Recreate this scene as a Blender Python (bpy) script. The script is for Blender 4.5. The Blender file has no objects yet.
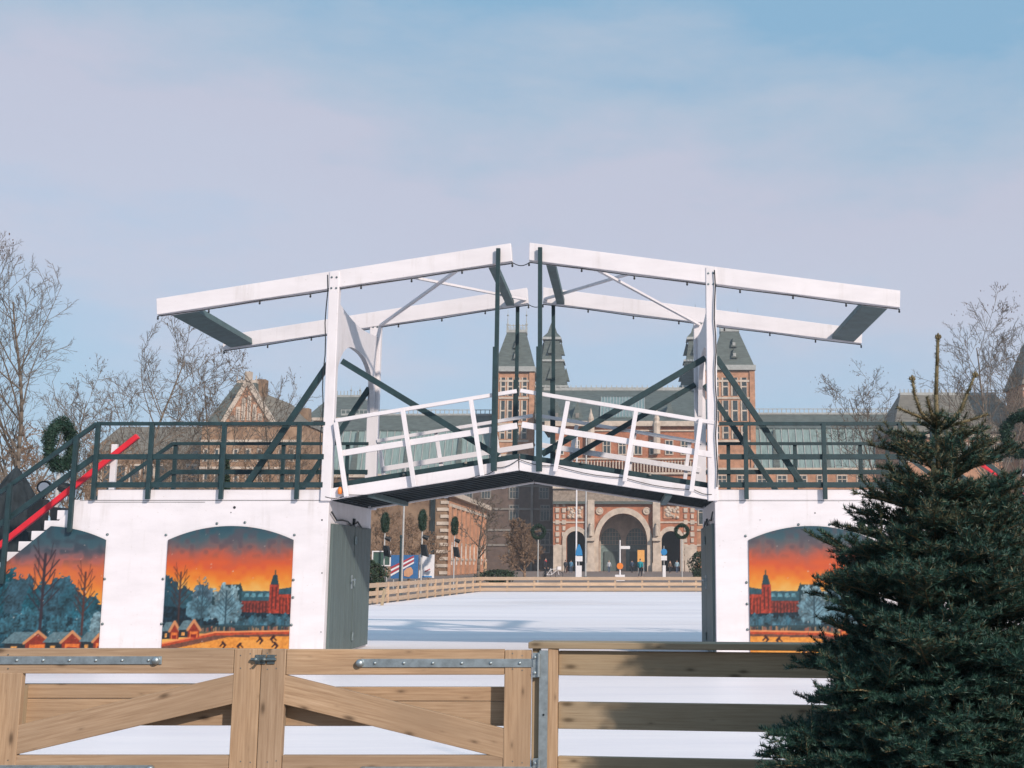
import bpy, bmesh, math, random
import numpy as np
from mathutils import Vector, Matrix, noise
from mathutils.geometry import tessellate_polygon

random.seed(7)
RNG = np.random.default_rng(7)
S = bpy.context.scene
COL = S.collection
R = math.radians

# ------------------------------------------------------------------ camera
H, FPX, PITCH, CX = 1.31, 1150.0, R(8.85), 628.0
cd = bpy.data.cameras.new('camera')
cam = bpy.data.objects.new('camera', cd)
COL.objects.link(cam)
cam.location = (0, 0, H)
cam.rotation_euler = (R(90) + PITCH, 0, 0)
cd.sensor_width = 36
cd.lens = FPX * 36 / 1024
cd.shift_x = (512 - CX) / 1024
cd.clip_start, cd.clip_end = 0.1, 6000
S.camera = cam
S.render.resolution_x, S.render.resolution_y = 1024, 768


def W(px, py, Y):
    """measured place of the photograph at the depth Y (metres from the viewer)"""
    a, b = (px - CX) / FPX, (384 - py) / FPX
    dy = math.cos(PITCH) - b * math.sin(PITCH)
    dz = math.sin(PITCH) + b * math.cos(PITCH)
    t = Y / dy
    return Vector((a * t, Y, H + dz * t))


# ------------------------------------------------------------------ materials
def lin(r, g, b):
    f = lambda c: ((c / 255 + 0.055) / 1.055) ** 2.4 if c > 10 else c / 255 / 12.92
    return (f(r), f(g), f(b))


def new_mat(name):
    m = bpy.data.materials.new(name)
    m.use_nodes = True
    nt = m.node_tree
    return m, nt, nt.nodes['Principled BSDF']


def ramp(nt, fac, stops):
    n = nt.nodes.new('ShaderNodeValToRGB')
    e = n.color_ramp.elements
    while len(e) < len(stops):
        e.new(0.5)
    for el, (p, c) in zip(e, stops):
        el.position = p
        el.color = (*c, 1)
    nt.links.new(fac, n.inputs['Fac'])
    return n.outputs['Color']


def tex_noise(nt, vec, scale, detail=4, rough=0.6, stretch=None):
    if stretch:
        mp = nt.nodes.new('ShaderNodeMapping')
        mp.inputs['Scale'].default_value = stretch
        nt.links.new(vec, mp.inputs['Vector'])
        vec = mp.outputs['Vector']
    n = nt.nodes.new('ShaderNodeTexNoise')
    n.inputs['Scale'].default_value = scale
    n.inputs['Detail'].default_value = detail
    n.inputs['Roughness'].default_value = rough
    nt.links.new(vec, n.inputs['Vector'])
    return n.outputs['Fac']


def coord(nt, kind):
    if kind == 'board':
        n = nt.nodes.new('ShaderNodeAttribute')
        n.attribute_name = 'board'
        return n.outputs['Vector']
    if kind == 'world':
        return nt.nodes.new('ShaderNodeNewGeometry').outputs['Position']
    return nt.nodes.new('ShaderNodeTexCoord').outputs['Object']


def bump(nt, bs, height, strength, dist=0.01):
    n = nt.nodes.new('ShaderNodeBump')
    n.inputs['Strength'].default_value = strength
    n.inputs['Distance'].default_value = dist
    nt.links.new(height, n.inputs['Height'])
    nt.links.new(n.outputs['Normal'], bs.inputs['Normal'])


def mixc(nt, fac, a, b, mode='MIX'):
    n = nt.nodes.new('ShaderNodeMix')
    n.data_type = 'RGBA'
    n.blend_type = mode
    for s, v in ((n.inputs['Factor'], fac), (n.inputs['A'], a), (n.inputs['B'], b)):
        if isinstance(v, (int, float)):
            s.default_value = v
        elif isinstance(v, tuple):
            s.default_value = (*v, 1)
        else:
            nt.links.new(v, s)
    return n.outputs['Result']


def M(name, c, rough=0.7, var=0.15, scale=6, kind='object', stretch=None, bmp=0.0, metal=0.0, tint=None, spec=0.4):
    m, nt, bs = new_mat(name)
    v = coord(nt, kind)
    f = tex_noise(nt, v, scale, 5, 0.65, stretch)
    lo = tuple(x * (1 - var) for x in c)
    hi = tint or tuple(min(1, x * (1 + var)) for x in c)
    nt.links.new(ramp(nt, f, [(0.3, lo), (0.7, hi)]), bs.inputs['Base Color'])
    bs.inputs['Roughness'].default_value = rough
    bs.inputs['Metallic'].default_value = metal
    bs.inputs['Specular IOR Level'].default_value = spec
    if bmp:
        bump(nt, bs, f, bmp)
    return m


def wood(name, base, dark, light, knots=True, grain=1.0):
    m, nt, bs = new_mat(name)
    v = coord(nt, 'board')
    big = tex_noise(nt, v, 1.6, 3, 0.5, (0.9, 2.2, 2.2))
    fine = tex_noise(nt, v, 9, 6, 0.7, (0.35, 9, 9))
    c = ramp(nt, fine, [(0.30, dark), (0.48, base), (0.72, light)])
    lines = tex_noise(nt, v, 5, 2, 0.5, (0.12, 16, 16))
    c = mixc(nt, ramp(nt, lines, [(0.56, (0, 0, 0)), (0.68, (0.28,) * 3)]), c, tuple(x * 0.8 for x in dark))
    oi = nt.nodes.new('ShaderNodeObjectInfo')
    c = mixc(nt, 1.0, c, ramp(nt, oi.outputs['Random'], [(0.0, (0.80, 0.80, 0.82)), (0.5, (1, 0.98, 0.95)), (1.0, (1.12, 1.06, 0.98))]), 'MULTIPLY')
    c = mixc(nt, ramp(nt, big, [(0.35, (0, 0, 0)), (0.7, (0.75,) * 3)]), c, tuple(x * 0.74 for x in base))
    if knots:
        mp = nt.nodes.new('ShaderNodeMapping')
        mp.inputs['Scale'].default_value = (3.4, 9.0, 1)
        nt.links.new(v, mp.inputs['Vector'])
        vo = nt.nodes.new('ShaderNodeTexVoronoi')
        vo.voronoi_dimensions = '2D'
        vo.inputs['Scale'].default_value = 1.0
        nt.links.new(mp.outputs['Vector'], vo.inputs['Vector'])
        sc_ = nt.nodes.new('ShaderNodeSeparateColor')
        nt.links.new(vo.outputs['Color'], sc_.inputs[0])
        ad = nt.nodes.new('ShaderNodeMath'); ad.operation = 'MULTIPLY_ADD'
        nt.links.new(sc_.outputs[0], ad.inputs[0]); ad.inputs[1].default_value = 0.16
        nt.links.new(vo.outputs['Distance'], ad.inputs[2])
        k = ramp(nt, ad.outputs[0], [(0.0, (0.95,) * 3), (0.06, (0.8,) * 3), (0.14, (0.18,) * 3), (0.2, (0, 0, 0))])
        c = mixc(nt, k, c, tuple(x * 0.38 for x in dark))
    nt.links.new(c, bs.inputs['Base Color'])
    bs.inputs['Roughness'].default_value = 0.72
    bs.inputs['Specular IOR Level'].default_value = 0.25
    bump(nt, bs, fine, 0.25 * grain, 0.004)
    return m


def white_paint(name, c=(0.70, 0.668, 0.695)):
    m, nt, bs = new_mat(name)
    v = coord(nt, 'board')
    big = tex_noise(nt, v, 2.2, 4, 0.6, (0.6, 2, 2))
    fine = tex_noise(nt, v, 14, 6, 0.7, (0.25, 5, 5))
    spots = tex_noise(nt, v, 30, 2, 0.5)
    col = ramp(nt, big, [(0.3, tuple(x * 0.9 for x in c)), (0.6, c)])
    col = mixc(nt, ramp(nt, spots, [(0.70, (0, 0, 0)), (0.78, (0.5,) * 3)]), col, (0.42, 0.38, 0.36))
    run = tex_noise(nt, coord(nt, 'world'), 1.0, 4, 0.6, (9, 9, 0.55))
    blot = tex_noise(nt, coord(nt, 'world'), 1.3, 5, 0.65)
    mk = nt.nodes.new('ShaderNodeMath'); mk.operation = 'MULTIPLY'
    nt.links.new(ramp(nt, run, [(0.52, (0, 0, 0)), (0.72, (0.8,) * 3)]), mk.inputs[0])
    nt.links.new(ramp(nt, blot, [(0.45, (0, 0, 0)), (0.65, (0.6,) * 3)]), mk.inputs[1])
    col = mixc(nt, mk.outputs[0], col, (0.40, 0.36, 0.33))
    nt.links.new(col, bs.inputs['Base Color'])
    bs.inputs['Roughness'].default_value = 0.5
    bump(nt, bs, fine, 0.18, 0.004)
    return m


WHITE = white_paint('white_paint')
WHITE2 = white_paint('white_wall_paint', (0.70, 0.668, 0.695))
TEAL = M('dark_green_paint', (0.015, 0.038, 0.044), 0.45, 0.3, 8, 'board', bmp=0.05)
TEAL2 = M('grey_green_soffit', (0.075, 0.12, 0.125), 0.6, 0.25, 5, 'board')
JOIST = M('dark_joist_timber', (0.016, 0.026, 0.034), 0.7, 0.4, 6, 'board')
DOOR = M('grey_door_paint', (0.085, 0.118, 0.118), 0.55, 0.2, 3, 'board', (0.3, 4, 4))
STEEL = M('galvanised_steel', (0.36, 0.42, 0.45), 0.42, 0.25, 22, 'board', metal=0.75)
DARKSTEEL = M('zinc_bolt', (0.16, 0.2, 0.21), 0.4, 0.3, 30, 'object', metal=0.8)
BLACK = M('black_plastic', (0.012, 0.016, 0.02), 0.5, 0.3, 12)
CANVAS = M('black_canvas', (0.026, 0.034, 0.04), 0.9, 0.4, 5, spec=0.15)
BULB = M('bulb_glass', (0.25, 0.23, 0.2), 0.2, 0.2, 12)
RED = M('red_paint', (0.62, 0.02, 0.035), 0.4, 0.12, 6, 'board')
ORANGE = M('orange_plastic', (0.75, 0.22, 0.04), 0.4, 0.1, 6)
WOOD = wood('gate_timber', (0.40, 0.28, 0.185), (0.27, 0.175, 0.11), (0.53, 0.395, 0.28))
WOODG = wood('weathered_timber', (0.37, 0.29, 0.195), (0.27, 0.195, 0.12), (0.47, 0.38, 0.27))
WOODF = wood('rink_timber', (0.50, 0.37, 0.265), (0.40, 0.28, 0.19), (0.60, 0.46, 0.35), knots=False)
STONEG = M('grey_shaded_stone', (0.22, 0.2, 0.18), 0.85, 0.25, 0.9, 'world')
STONE = M('pale_sandstone', (0.50, 0.42, 0.35), 0.85, 0.25, 0.9, 'world', bmp=0.1)
BRICK = M('red_brick', (0.37, 0.15, 0.085), 0.9, 0.3, 1.3, 'world', bmp=0.1)
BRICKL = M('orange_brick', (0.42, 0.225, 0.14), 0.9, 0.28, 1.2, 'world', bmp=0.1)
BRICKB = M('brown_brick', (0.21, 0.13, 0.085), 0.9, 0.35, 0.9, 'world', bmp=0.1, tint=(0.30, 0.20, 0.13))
BRICKD = M('dark_shaded_brick', (0.12, 0.085, 0.07), 0.9, 0.3, 1.0, 'world')  # shade of the recessed museum wing put into the brick colour
SLATE = M('green_slate', (0.088, 0.108, 0.102), 0.7, 0.3, 0.8, 'world', (1, 1, 4), bmp=0.1)
SLATEB = M('brown_slate', (0.16, 0.145, 0.12), 0.75, 0.3, 0.8, 'world', (1, 1, 4))
LEAD = M('lead_ridge', (0.33, 0.34, 0.33), 0.6, 0.2, 2, 'world')
GLASSROOF = M('glass_roof', (0.20, 0.27, 0.26), 0.25, 0.3, 0.7, 'world', (6, 1, 0.6))
PANEL = M('reflection_tinted_glass', (0.16, 0.22, 0.215), 0.3, 0.3, 1.5, 'world')  # glass reflection put into the paler base colour
PANE = M('window_glass', (0.045, 0.06, 0.065), 0.12, 0.4, 1.5, 'world')
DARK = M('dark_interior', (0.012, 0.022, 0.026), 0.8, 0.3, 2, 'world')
BARK = M('grey_bark', (0.15, 0.122, 0.098), 0.9, 0.35, 9, 'object', (3, 3, 0.6), bmp=0.3)
BARKW = M('twig_bark', (0.25, 0.165, 0.11), 0.9, 0.35, 9, 'object')
DRYLEAF = M('withered_leaf', (0.075, 0.05, 0.04), 0.8, 0.4, 20)
FIRBARK = M('fir_bark', (0.15, 0.12, 0.065), 0.85, 0.3, 18, 'object', bmp=0.3)
WREATH = M('wreath_needles', (0.014, 0.042, 0.026), 0.6, 0.5, 20)
SIGNBLUE = M('sign_blue', (0.03, 0.22, 0.50), 0.4, 0.1, 6)
SIGNWHITE = M('sign_white', (0.74, 0.72, 0.74), 0.5, 0.06, 6)
POLE = M('pole_metal', (0.42, 0.42, 0.42), 0.45, 0.15, 8)
HEDGE = M('hedge_leaves', (0.022, 0.042, 0.022), 0.7, 0.5, 4)


# ------------------------------------------------------------------ mesh builder
class MB:
    def __init__(s):
        s.v, s.f, s.mi, s.bc = [], [], [], []
        s.cur = 0

    def _add(s, verts, faces, bc=None):
        o = len(s.v)
        if bc is None:
            bc = verts
        s.v += [tuple(p) for p in verts]
        s.bc += [tuple(p) for p in bc]
        s.f += [tuple(i + o for i in f) for f in faces]
        s.mi += [s.cur] * len(faces)

    def bar(s, p0, p1, a, b, ref=(0, 1, 0)):
        """box from p0 to p1; a = size across, b = size along ref"""
        p0, p1, ref = Vector(p0), Vector(p1), Vector(ref)
        d = p1 - p0
        L = d.length
        d /= L
        w = (ref - d * ref.dot(d)).normalized()
        u = w.cross(d)
        off = Vector((random.uniform(0, 90), random.uniform(0, 90), random.uniform(0, 90)))
        vs, bc = [], []
        for l in (0, L):
            for x, y in ((-1, -1), (1, -1), (1, 1), (-1, 1)):
                vs.append(p0 + d * l + u * (a / 2 * x) + w * (b / 2 * y))
                bc.append(off + Vector((l, a / 2 * x, b / 2 * y)))
        s._add(vs, [(3, 2, 1, 0), (4, 5, 6, 7), (0, 1, 5, 4), (1, 2, 6, 5), (2, 3, 7, 6), (3, 0, 4, 7)], bc)
        return s

    def box(s, x0, x1, y0, y1, z0, z1):
        c = ((x0 + x1) / 2, (y0 + y1) / 2)
        if x1 - x0 >= z1 - z0:
            return s.bar((x0, c[1], (z0 + z1) / 2), (x1, c[1], (z0 + z1) / 2), z1 - z0, y1 - y0)
        return s.bar((c[0], c[1], z0), (c[0], c[1], z1), x1 - x0, y1 - y0)

    def prism(s, pts, y0, y1, swap=False):
        """outline in the XZ plane given thickness from y0 to y1"""
        n = len(pts)
        area = sum(pts[i][0] * pts[(i + 1) % n][2] - pts[(i + 1) % n][0] * pts[i][2] for i in range(n))
        pts = list(pts) if area > 0 else list(pts)[::-1]
        vs = [(p[0], y0, p[2]) for p in pts] + [(p[0], y1, p[2]) for p in pts]
        off = Vector((random.uniform(0, 90), random.uniform(0, 90), random.uniform(0, 90)))
        bc = [off + Vector((p[2], p[0], p[1]) if swap else (p[0], p[2], p[1])) for p in vs]
        tri = tessellate_polygon([[Vector((p[0], p[2], 0)) for p in pts]])
        fs = []
        for t in tri:
            a, b, c = (Vector((pts[i][0], pts[i][2], 0)) for i in t)
            if (b - a).cross(c - a).z < 0:
                t = (t[0], t[2], t[1])
            fs.append(tuple(t))
            fs.append((t[2] + n, t[1] + n, t[0] + n))
        fs += [(j, i, i + n, j + n) for i, j in ((k, (k + 1) % n) for k in range(n))]
        s._add(vs, fs, bc)
        return s

    def wall(s, outline, holes, y0, y1):
        """wall in the XZ plane with openings and their reveals"""
        loops = [outline] + holes
        flat = [p for l in loops for p in l]
        tri = tessellate_polygon([[Vector((p[0], p[2], 0)) for p in l] for l in loops])
        n = len(flat)
        vs = [(p[0], y0, p[2]) for p in flat] + [(p[0], y1, p[2]) for p in flat]
        fs = []
        for t in tri:
            a, b, c = (Vector((flat[i][0], flat[i][2], 0)) for i in t)
            if (b - a).cross(c - a).z < 0:
                t = (t[0], t[2], t[1])
            fs.append(tuple(t))
            fs.append((t[2] + n, t[1] + n, t[0] + n))
        o = 0
        for l in loops:
            m = len(l)
            fs += [(o + (k + 1) % m, o + k, o + k + n, o + (k + 1) % m + n) for k in range(m)]
            o += m
        s._add(vs, fs)
        return s

    def tube(s, p0, p1, r0, r1=None, n=8, cap=True):
        r1 = r0 if r1 is None else r1
        p0, p1 = Vector(p0), Vector(p1)
        d = (p1 - p0)
        L = d.length
        if L < 1e-6:
            return s
        d /= L
        u = d.orthogonal().normalized()
        w = d.cross(u)
        vs, bc = [], []
        for l, p, r in ((0, p0, r0), (L, p1, r1)):
            for k in range(n):
                a = 2 * math.pi * k / n
                q = u * (math.cos(a) * r) + w * (math.sin(a) * r)
                vs.append(p + q)
                bc.append((l, q.x + q.z, q.y))
        fs = [(k, (k + 1) % n, (k + 1) % n + n, k + n) for k in range(n)]
        if cap:
            fs += [tuple(range(n))[::-1], tuple(range(n, 2 * n))]
        s._add(vs, fs, bc)
        return s

    def path(s, pts, r, n=6):
        for a, b in zip(pts[:-1], pts[1:]):
            s.tube(a, b, r, r, n, True)
        return s

    def lathe(s, prof, c, n=16, ax='z'):
        vs, fs = [], []
        c = Vector(c)
        m = len(prof)
        for k in range(n):
            a = 2 * math.pi * k / n
            for r, h in prof:
                p = (r * math.cos(a), r * math.sin(a), h) if ax == 'z' else (r * math.cos(a), h, r * math.sin(a))
                vs.append(c + Vector(p))
        for k in range(n):
            for j in range(m - 1):
                a, b = k * m + j, ((k + 1) % n) * m + j
                fs.append((a, b, b + 1, a + 1) if ax == 'z' else (a, a + 1, b + 1, b))
        s._add(vs, fs)
        return s

    def hull(s, lo, hi):
        """frustum between two rings of equal count"""
        n = len(lo)
        fs = [tuple(range(n))[::-1], tuple(range(n, 2 * n))]
        fs += [(k, (k + 1) % n, (k + 1) % n + n, k + n) for k in range(n)]
        s._add(list(lo) + list(hi), fs)
        return s

    def poly(s, pts):
        s._add(pts, [tuple(range(len(pts)))])
        return s

    def build(s, name, mat, parent=None, smooth=False, bevel=0.0, origin=None):
        me = bpy.data.meshes.new(name)
        off = Vector((0, 0, 0))
        q = parent
        while q is not None:
            off += q.location
            q = q.parent
        if parent is None:
            if origin is not None:
                off = Vector(origin)
            else:
                xs, ys, zs = zip(*s.v)
                off = Vector(((min(xs) + max(xs)) / 2, (min(ys) + max(ys)) / 2, min(zs)))
        me.from_pydata([tuple(Vector(p) - off) for p in s.v], [], s.f)
        mats = mat if isinstance(mat, (list, tuple)) else [mat]
        for m in mats:
            me.materials.append(m)
        if len(mats) > 1:
            me.polygons.foreach_set('material_index', s.mi)
        at = me.attributes.new('board', 'FLOAT_VECTOR', 'POINT')
        at.data.foreach_set('vector', np.array(s.bc, dtype=np.float32).ravel())
        if smooth:
            me.polygons.foreach_set('use_smooth', [True] * len(me.polygons))
        me.update()
        o = bpy.data.objects.new(name, me)
        COL.objects.link(o)
        if parent is None:
            o.location = off
        else:
            o.parent = parent
        if bevel:
            b = o.modifiers.new('edge', 'BEVEL')
            b.width = bevel
            b.segments = 2
            b.limit_method = 'ANGLE'
        return o


def tag(o, label, cat, group=None, kind=None):
    if label:
        o['label'] = label
        o['category'] = cat
    if group:
        o['group'] = group
    if kind:
        o['kind'] = kind
    return o


def thing(name, label, cat, loc=(0, 0, 0), group=None):
    o = bpy.data.objects.new(name, None)
    o.empty_display_size = 0.2
    COL.objects.link(o)
    o.location = loc
    return tag(o, label, cat, group)


def dup(root, loc, label, rotz=0, scale=1):
    r = root.copy()
    COL.objects.link(r)
    r.location = loc
    r.rotation_euler = (0, 0, rotz)
    r.scale = (scale,) * 3
    r['label'] = label
    for ch in list(root.children):
        c = ch.copy()
        COL.objects.link(c)
        c.parent = r
        for g in list(ch.children):
            d = g.copy()
            COL.objects.link(d)
            d.parent = c
    return r


# ------------------------------------------------------------------ sky and sun
AZ, EL = R(38), R(27)            # sun: to the right of and behind the viewer
sun_dir = Vector((math.sin(AZ) * math.cos(EL), -math.cos(AZ) * math.cos(EL), math.sin(EL)))
sl = bpy.data.lights.new('sun', 'SUN')
sl.energy = 3.1
sl.angle = R(1.3)
sl.color = (1.0, 0.86, 0.74)
so = bpy.data.objects.new('sun', sl)
COL.objects.link(so)
so.location = (60, -40, 60)
so.rotation_euler = (-sun_dir).to_track_quat('-Z', 'Y').to_euler()

wd = bpy.data.worlds.new('World')
S.world = wd
wd.use_nodes = True
nt = wd.node_tree
nt.nodes.clear()
out = nt.nodes.new('ShaderNodeOutputWorld')
sky = nt.nodes.new('ShaderNodeTexSky')
sky.sky_type = 'NISHITA'
sky.sun_disc = False
sky.sun_elevation = EL
sky.sun_rotation = math.atan2(sun_dir.x, sun_dir.y)
sky.air_density, sky.dust_density, sky.ozone_density = 1.0, 0.6, 2.0
bg = nt.nodes.new('ShaderNodeBackground')
bg.inputs['Strength'].default_value = 0.085
nt.links.new(sky.outputs['Color'], bg.inputs['Color'])
tc = nt.nodes.new('ShaderNodeTexCoord')
sep = nt.nodes.new('ShaderNodeSeparateXYZ')
nt.links.new(tc.outputs['Generated'], sep.inputs['Vector'])
soft = tex_noise(nt, tc.outputs['Generated'], 2.1, 4, 0.5, (1, 1, 2.6))
wisps = tex_noise(nt, tc.outputs['Generated'], 8.0, 7, 0.6, (0.8, 1, 2.4))
ma = nt.nodes.new('ShaderNodeMath'); ma.operation = 'MULTIPLY_ADD'
nt.links.new(soft, ma.inputs[0]); ma.inputs[1].default_value = 0.30
nt.links.new(sep.outputs['Z'], ma.inputs[2])
mb_ = nt.nodes.new('ShaderNodeMath'); mb_.operation = 'MULTIPLY_ADD'
nt.links.new(wisps, mb_.inputs[0]); mb_.inputs[1].default_value = 0.18
nt.links.new(ma.outputs[0], mb_.inputs[2])
nx = nt.nodes.new('ShaderNodeMath'); nx.operation = 'MULTIPLY_ADD'
nt.links.new(sep.outputs['X'], nx.inputs[0]); nx.inputs[1].default_value = 0.06
nt.links.new(mb_.outputs[0], nx.inputs[2])
SK = 0.82
cs = lambda r, g, b: tuple(x * SK for x in lin(r, g, b))
cloudcol = ramp(nt, nx.outputs[0], [(0.34, cs(164, 194, 218)), (0.41, cs(176, 195, 217)), (0.475, cs(193, 197, 213)),
                                    (0.55, cs(193, 195, 211)), (0.615, cs(172, 190, 209)), (0.69, cs(136, 177, 206))])
bg2 = nt.nodes.new('ShaderNodeBackground')
nt.links.new(cloudcol, bg2.inputs['Color'])
bg2.inputs['Strength'].default_value = 1.0
mx = nt.nodes.new('ShaderNodeMixShader')
mx.inputs[0].default_value = 0.85
nt.links.new(bg.outputs[0], mx.inputs[1])
nt.links.new(bg2.outputs[0], mx.inputs[2])
nt.links.new(mx.outputs[0], out.inputs['Surface'])
S.view_settings.view_transform = 'Standard'
S.view_settings.look = 'None'
S.view_settings.exposure = 0.46
S.view_settings.gamma = 1.0
try:
    S.cycles.use_denoising = True
    S.cycles.max_bounces = 6
    S.cycles.diffuse_bounces = 3
except Exception:
    pass

# ------------------------------------------------------------------ ground, ice
gm, nt, bs = new_mat('brick_paving')
pos = coord(nt, 'world')
n1 = tex_noise(nt, pos, 0.35, 5, 0.6)
n2 = tex_noise(nt, pos, 9, 3, 0.6)
c = ramp(nt, n1, [(0.3, (0.16, 0.115, 0.095)), (0.7, (0.25, 0.185, 0.155))])
c = mixc(nt, 0.25, c, ramp(nt, n2, [(0.3, (0.1, 0.07, 0.06)), (0.7, (0.32, 0.24, 0.2))]))
nt.links.new(c, bs.inputs['Base Color'])
bs.inputs['Roughness'].default_value = 0.9
g = MB().poly([(-420, -30, -0.03), (420, -30, -0.03), (420, 620, -0.03), (-420, 620, -0.03)]).build('ground', gm)
g['kind'] = 'structure'

im, nt, bs = new_mat('rink_ice')
pos = coord(nt, 'world')
streak = tex_noise(nt, pos, 0.55, 5, 0.6, (0.16, 1.5, 1))
fine = tex_noise(nt, pos, 5, 6, 0.7, (0.25, 2.2, 1))
patch = tex_noise(nt, pos, 0.22, 3, 0.5, (0.5, 1, 1))
c = ramp(nt, streak, [(0.3, (0.78, 0.735, 0.78)), (0.55, (0.96, 0.895, 0.90))])
c = mixc(nt, 0.22, c, ramp(nt, fine, [(0.35, (0.74, 0.70, 0.75)), (0.65, (0.95, 0.89, 0.90))]))
nt.links.new(c, bs.inputs['Base Color'])
nt.links.new(ramp(nt, patch, [(0.3, (0.32,) * 3), (0.7, (0.6,) * 3)]), bs.inputs['Roughness'])
bs.inputs['Specular IOR Level'].default_value = 0.25
bump(nt, bs, fine, 0.08, 0.01)
fl, fr = W(375, 603, 36.7), W(480, 591, 54)
ICE = [(-14, 6.62), (9, 6.62), (14, 16), (16, 40), (13, 54), (fr.x, 54), (-8.2, 36.7), (-14, 30), (-17, 18)]
ice = MB().poly([(x, y, 0.0) for x, y in ICE]).build('ice', im)
ice['kind'] = 'structure'
# ------------------------------------------------------------------ drawbridge
YF, YB = 16.2, 18.9
DB = YB - YF
F = lambda px, py: W(px, py, YF)
Z0 = 0.004
bridge = thing('drawbridge', 'white wooden double drawbridge with dark green railings standing over the ice', 'drawbridge', (F(520, 560).x, YF, 0))


def ground_pt(px):
    p = F(px, 655)
    return Vector((p.x, YF, Z0))


# abutments: timber faced blocks that carry the portals and the stairs
xl, xr = F(325, 600).x, F(716, 600).x
stairL = [F(82, 500), F(-96, 651)]
pl = [F(82, 500), F(326, 500), Vector((xl, YF, Z0)), Vector((F(-96, 651).x, YF, Z0))]
ab = MB().prism([Vector((F(82, 500).x, 0, F(82, 500).z)), Vector((xl, 0, F(82, 500).z)), Vector((xl, 0, Z0)),
                 Vector((F(-96, 651).x, 0, Z0)), Vector((F(-96, 651).x, 0, 0.03))], YF, YB).build('abutment', WHITE2, bridge, bevel=0.006)
zt = F(718, 500).z
xre = F(935, 500).x
ar = MB().prism([Vector((xr, 0, zt)), Vector((xre, 0, zt)), Vector((xre + 2.6, 0, 0.03)), Vector((xre + 2.6, 0, Z0)), Vector((xr, 0, Z0))],
                YF, YB).build('abutment', WHITE2, bridge, bevel=0.006)
# panel joints, screws and drilled holes on the faces
for host, jx in ((ab, [(80, 325, 500.6), (92, 205, 502.2)]), (ar, [(718, 930, 500.8)])):
    sm = MB()
    for a, b, y in jx:
        p, q = F(a, y), F(b, y)
        sm.bar(p + Vector((0, .001, 0)), q + Vector((0, .001, 0)), .006, .006)
    sm.build('joint_strip', BLACK, host)
screws = {ab: [(107.5, 534.5), (104.7, 579), (102.5, 624), (166, 535), (163, 579), (161.5, 624), (217, 523.5), (245, 522.5), (294.5, 535),
               (293.5, 580), (293, 597.5), (291.5, 625)], ar: [(745.5, 536), (746.5, 582.5), (747, 604), (747.5, 629.5), (798.5, 524.5), (829.5, 524.5)]}
for host, ps in screws.items():
    for px, py in ps:
        p = F(px, py)
        MB().lathe([(0, -.014), (.015, -.012), (.019, -.004), (.019, 0.01)], (p.x, YF - .001, p.z), 10, 'y').build('screw', DARKSTEEL, host, smooth=True)
for host, ps in ((ab, [(234.5, 507.5, .02), (231, 512.5, .008), (322, 520, .012), (326 - 4, 573, .01), (321, 632, .008)]), (ar, [(815, 513, .01), (760, 520, .006)])):
    for px, py, r in ps:
        p = F(px, py)
        MB().lathe([(0, -.003), (r, -.003), (r, .004)], (p.x, YF - .0005, p.z), 8, 'y').build('drilled_hole', BLACK, host)

# deck edge boards on the abutments (front and rear)
for x0, x1 in ((98, 326), (717, 934)):
    for y in (YF + .03, YB - .05):
        a, b = F(x0, 489.5), F(x1, 500)
        MB().box(a.x, b.x, y - .03 if y < 17 else y, y + .05, b.z + .001, a.z).build('deck_edge_board', WHITE, bridge, bevel=.004)
    a, b = F(x0, 489.5), F(x1, 500)
    MB().box(a.x, b.x, YF + .09, YB - .06, b.z + .002, a.z - .02).build('deck', JOIST, bridge)

# doors in the two inner faces
for x, s, host in ((xl, 1, ab), (xr, -1, ar)):
    dz = 1.86
    for y0, y1, mt in ((16.34, 17.66, DOOR), (17.69, 18.78, DOOR)):
        d = MB()
        n = 5
        for k in range(n):
            a = y0 + (y1 - y0) * k / n
            b_ = y0 + (y1 - y0) * (k + 1) / n - .006
            d.bar((x + s * .02, (a + b_) / 2, .03), (x + s * .02, (a + b_) / 2, dz), .036, b_ - a)
        dd = d.build('door', mt, host, bevel=.003)
        if y0 < 17:
            h = MB()
            h.bar((x + s * .045, y1 - .12, .93), (x + s * .045, y1 - .12, 1.13), .012, .05)
            h.tube((x + s * .05, y1 - .12, 1.06), (x + s * .1, y1 - .12, 1.06), .012)
            h.tube((x + s * .095, y1 - .12, 1.06), (x + s * .095, y1 - .27, 1.06), .012)
            h.build('handle', STEEL, dd)
        hg = MB()
        for z in (.22, 1.02, 1.65):
            hg.tube((x + s * .05, y1 if y0 < 17 else y0 + .02, z - .06), (x + s * .05, y1 if y0 < 17 else y0 + .02, z + .06), .016)
        hg.build('hinge', DARKSTEEL, dd)
    MB().box(min(x, x + s * .03), max(x, x + s * .03), 17.64, 17.71, 1.862, 1.98).build('door_stop', JOIST, host)
    # cable clipped over the doors
    pts = [Vector((x + s * .03, 16.25 + t * .32, 2.02 - .10 * abs(math.sin(t * 1.9)) - .015 * t)) for t in range(8)]
    MB().path(pts, .012, 6).build('cable', BLACK, host)

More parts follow.
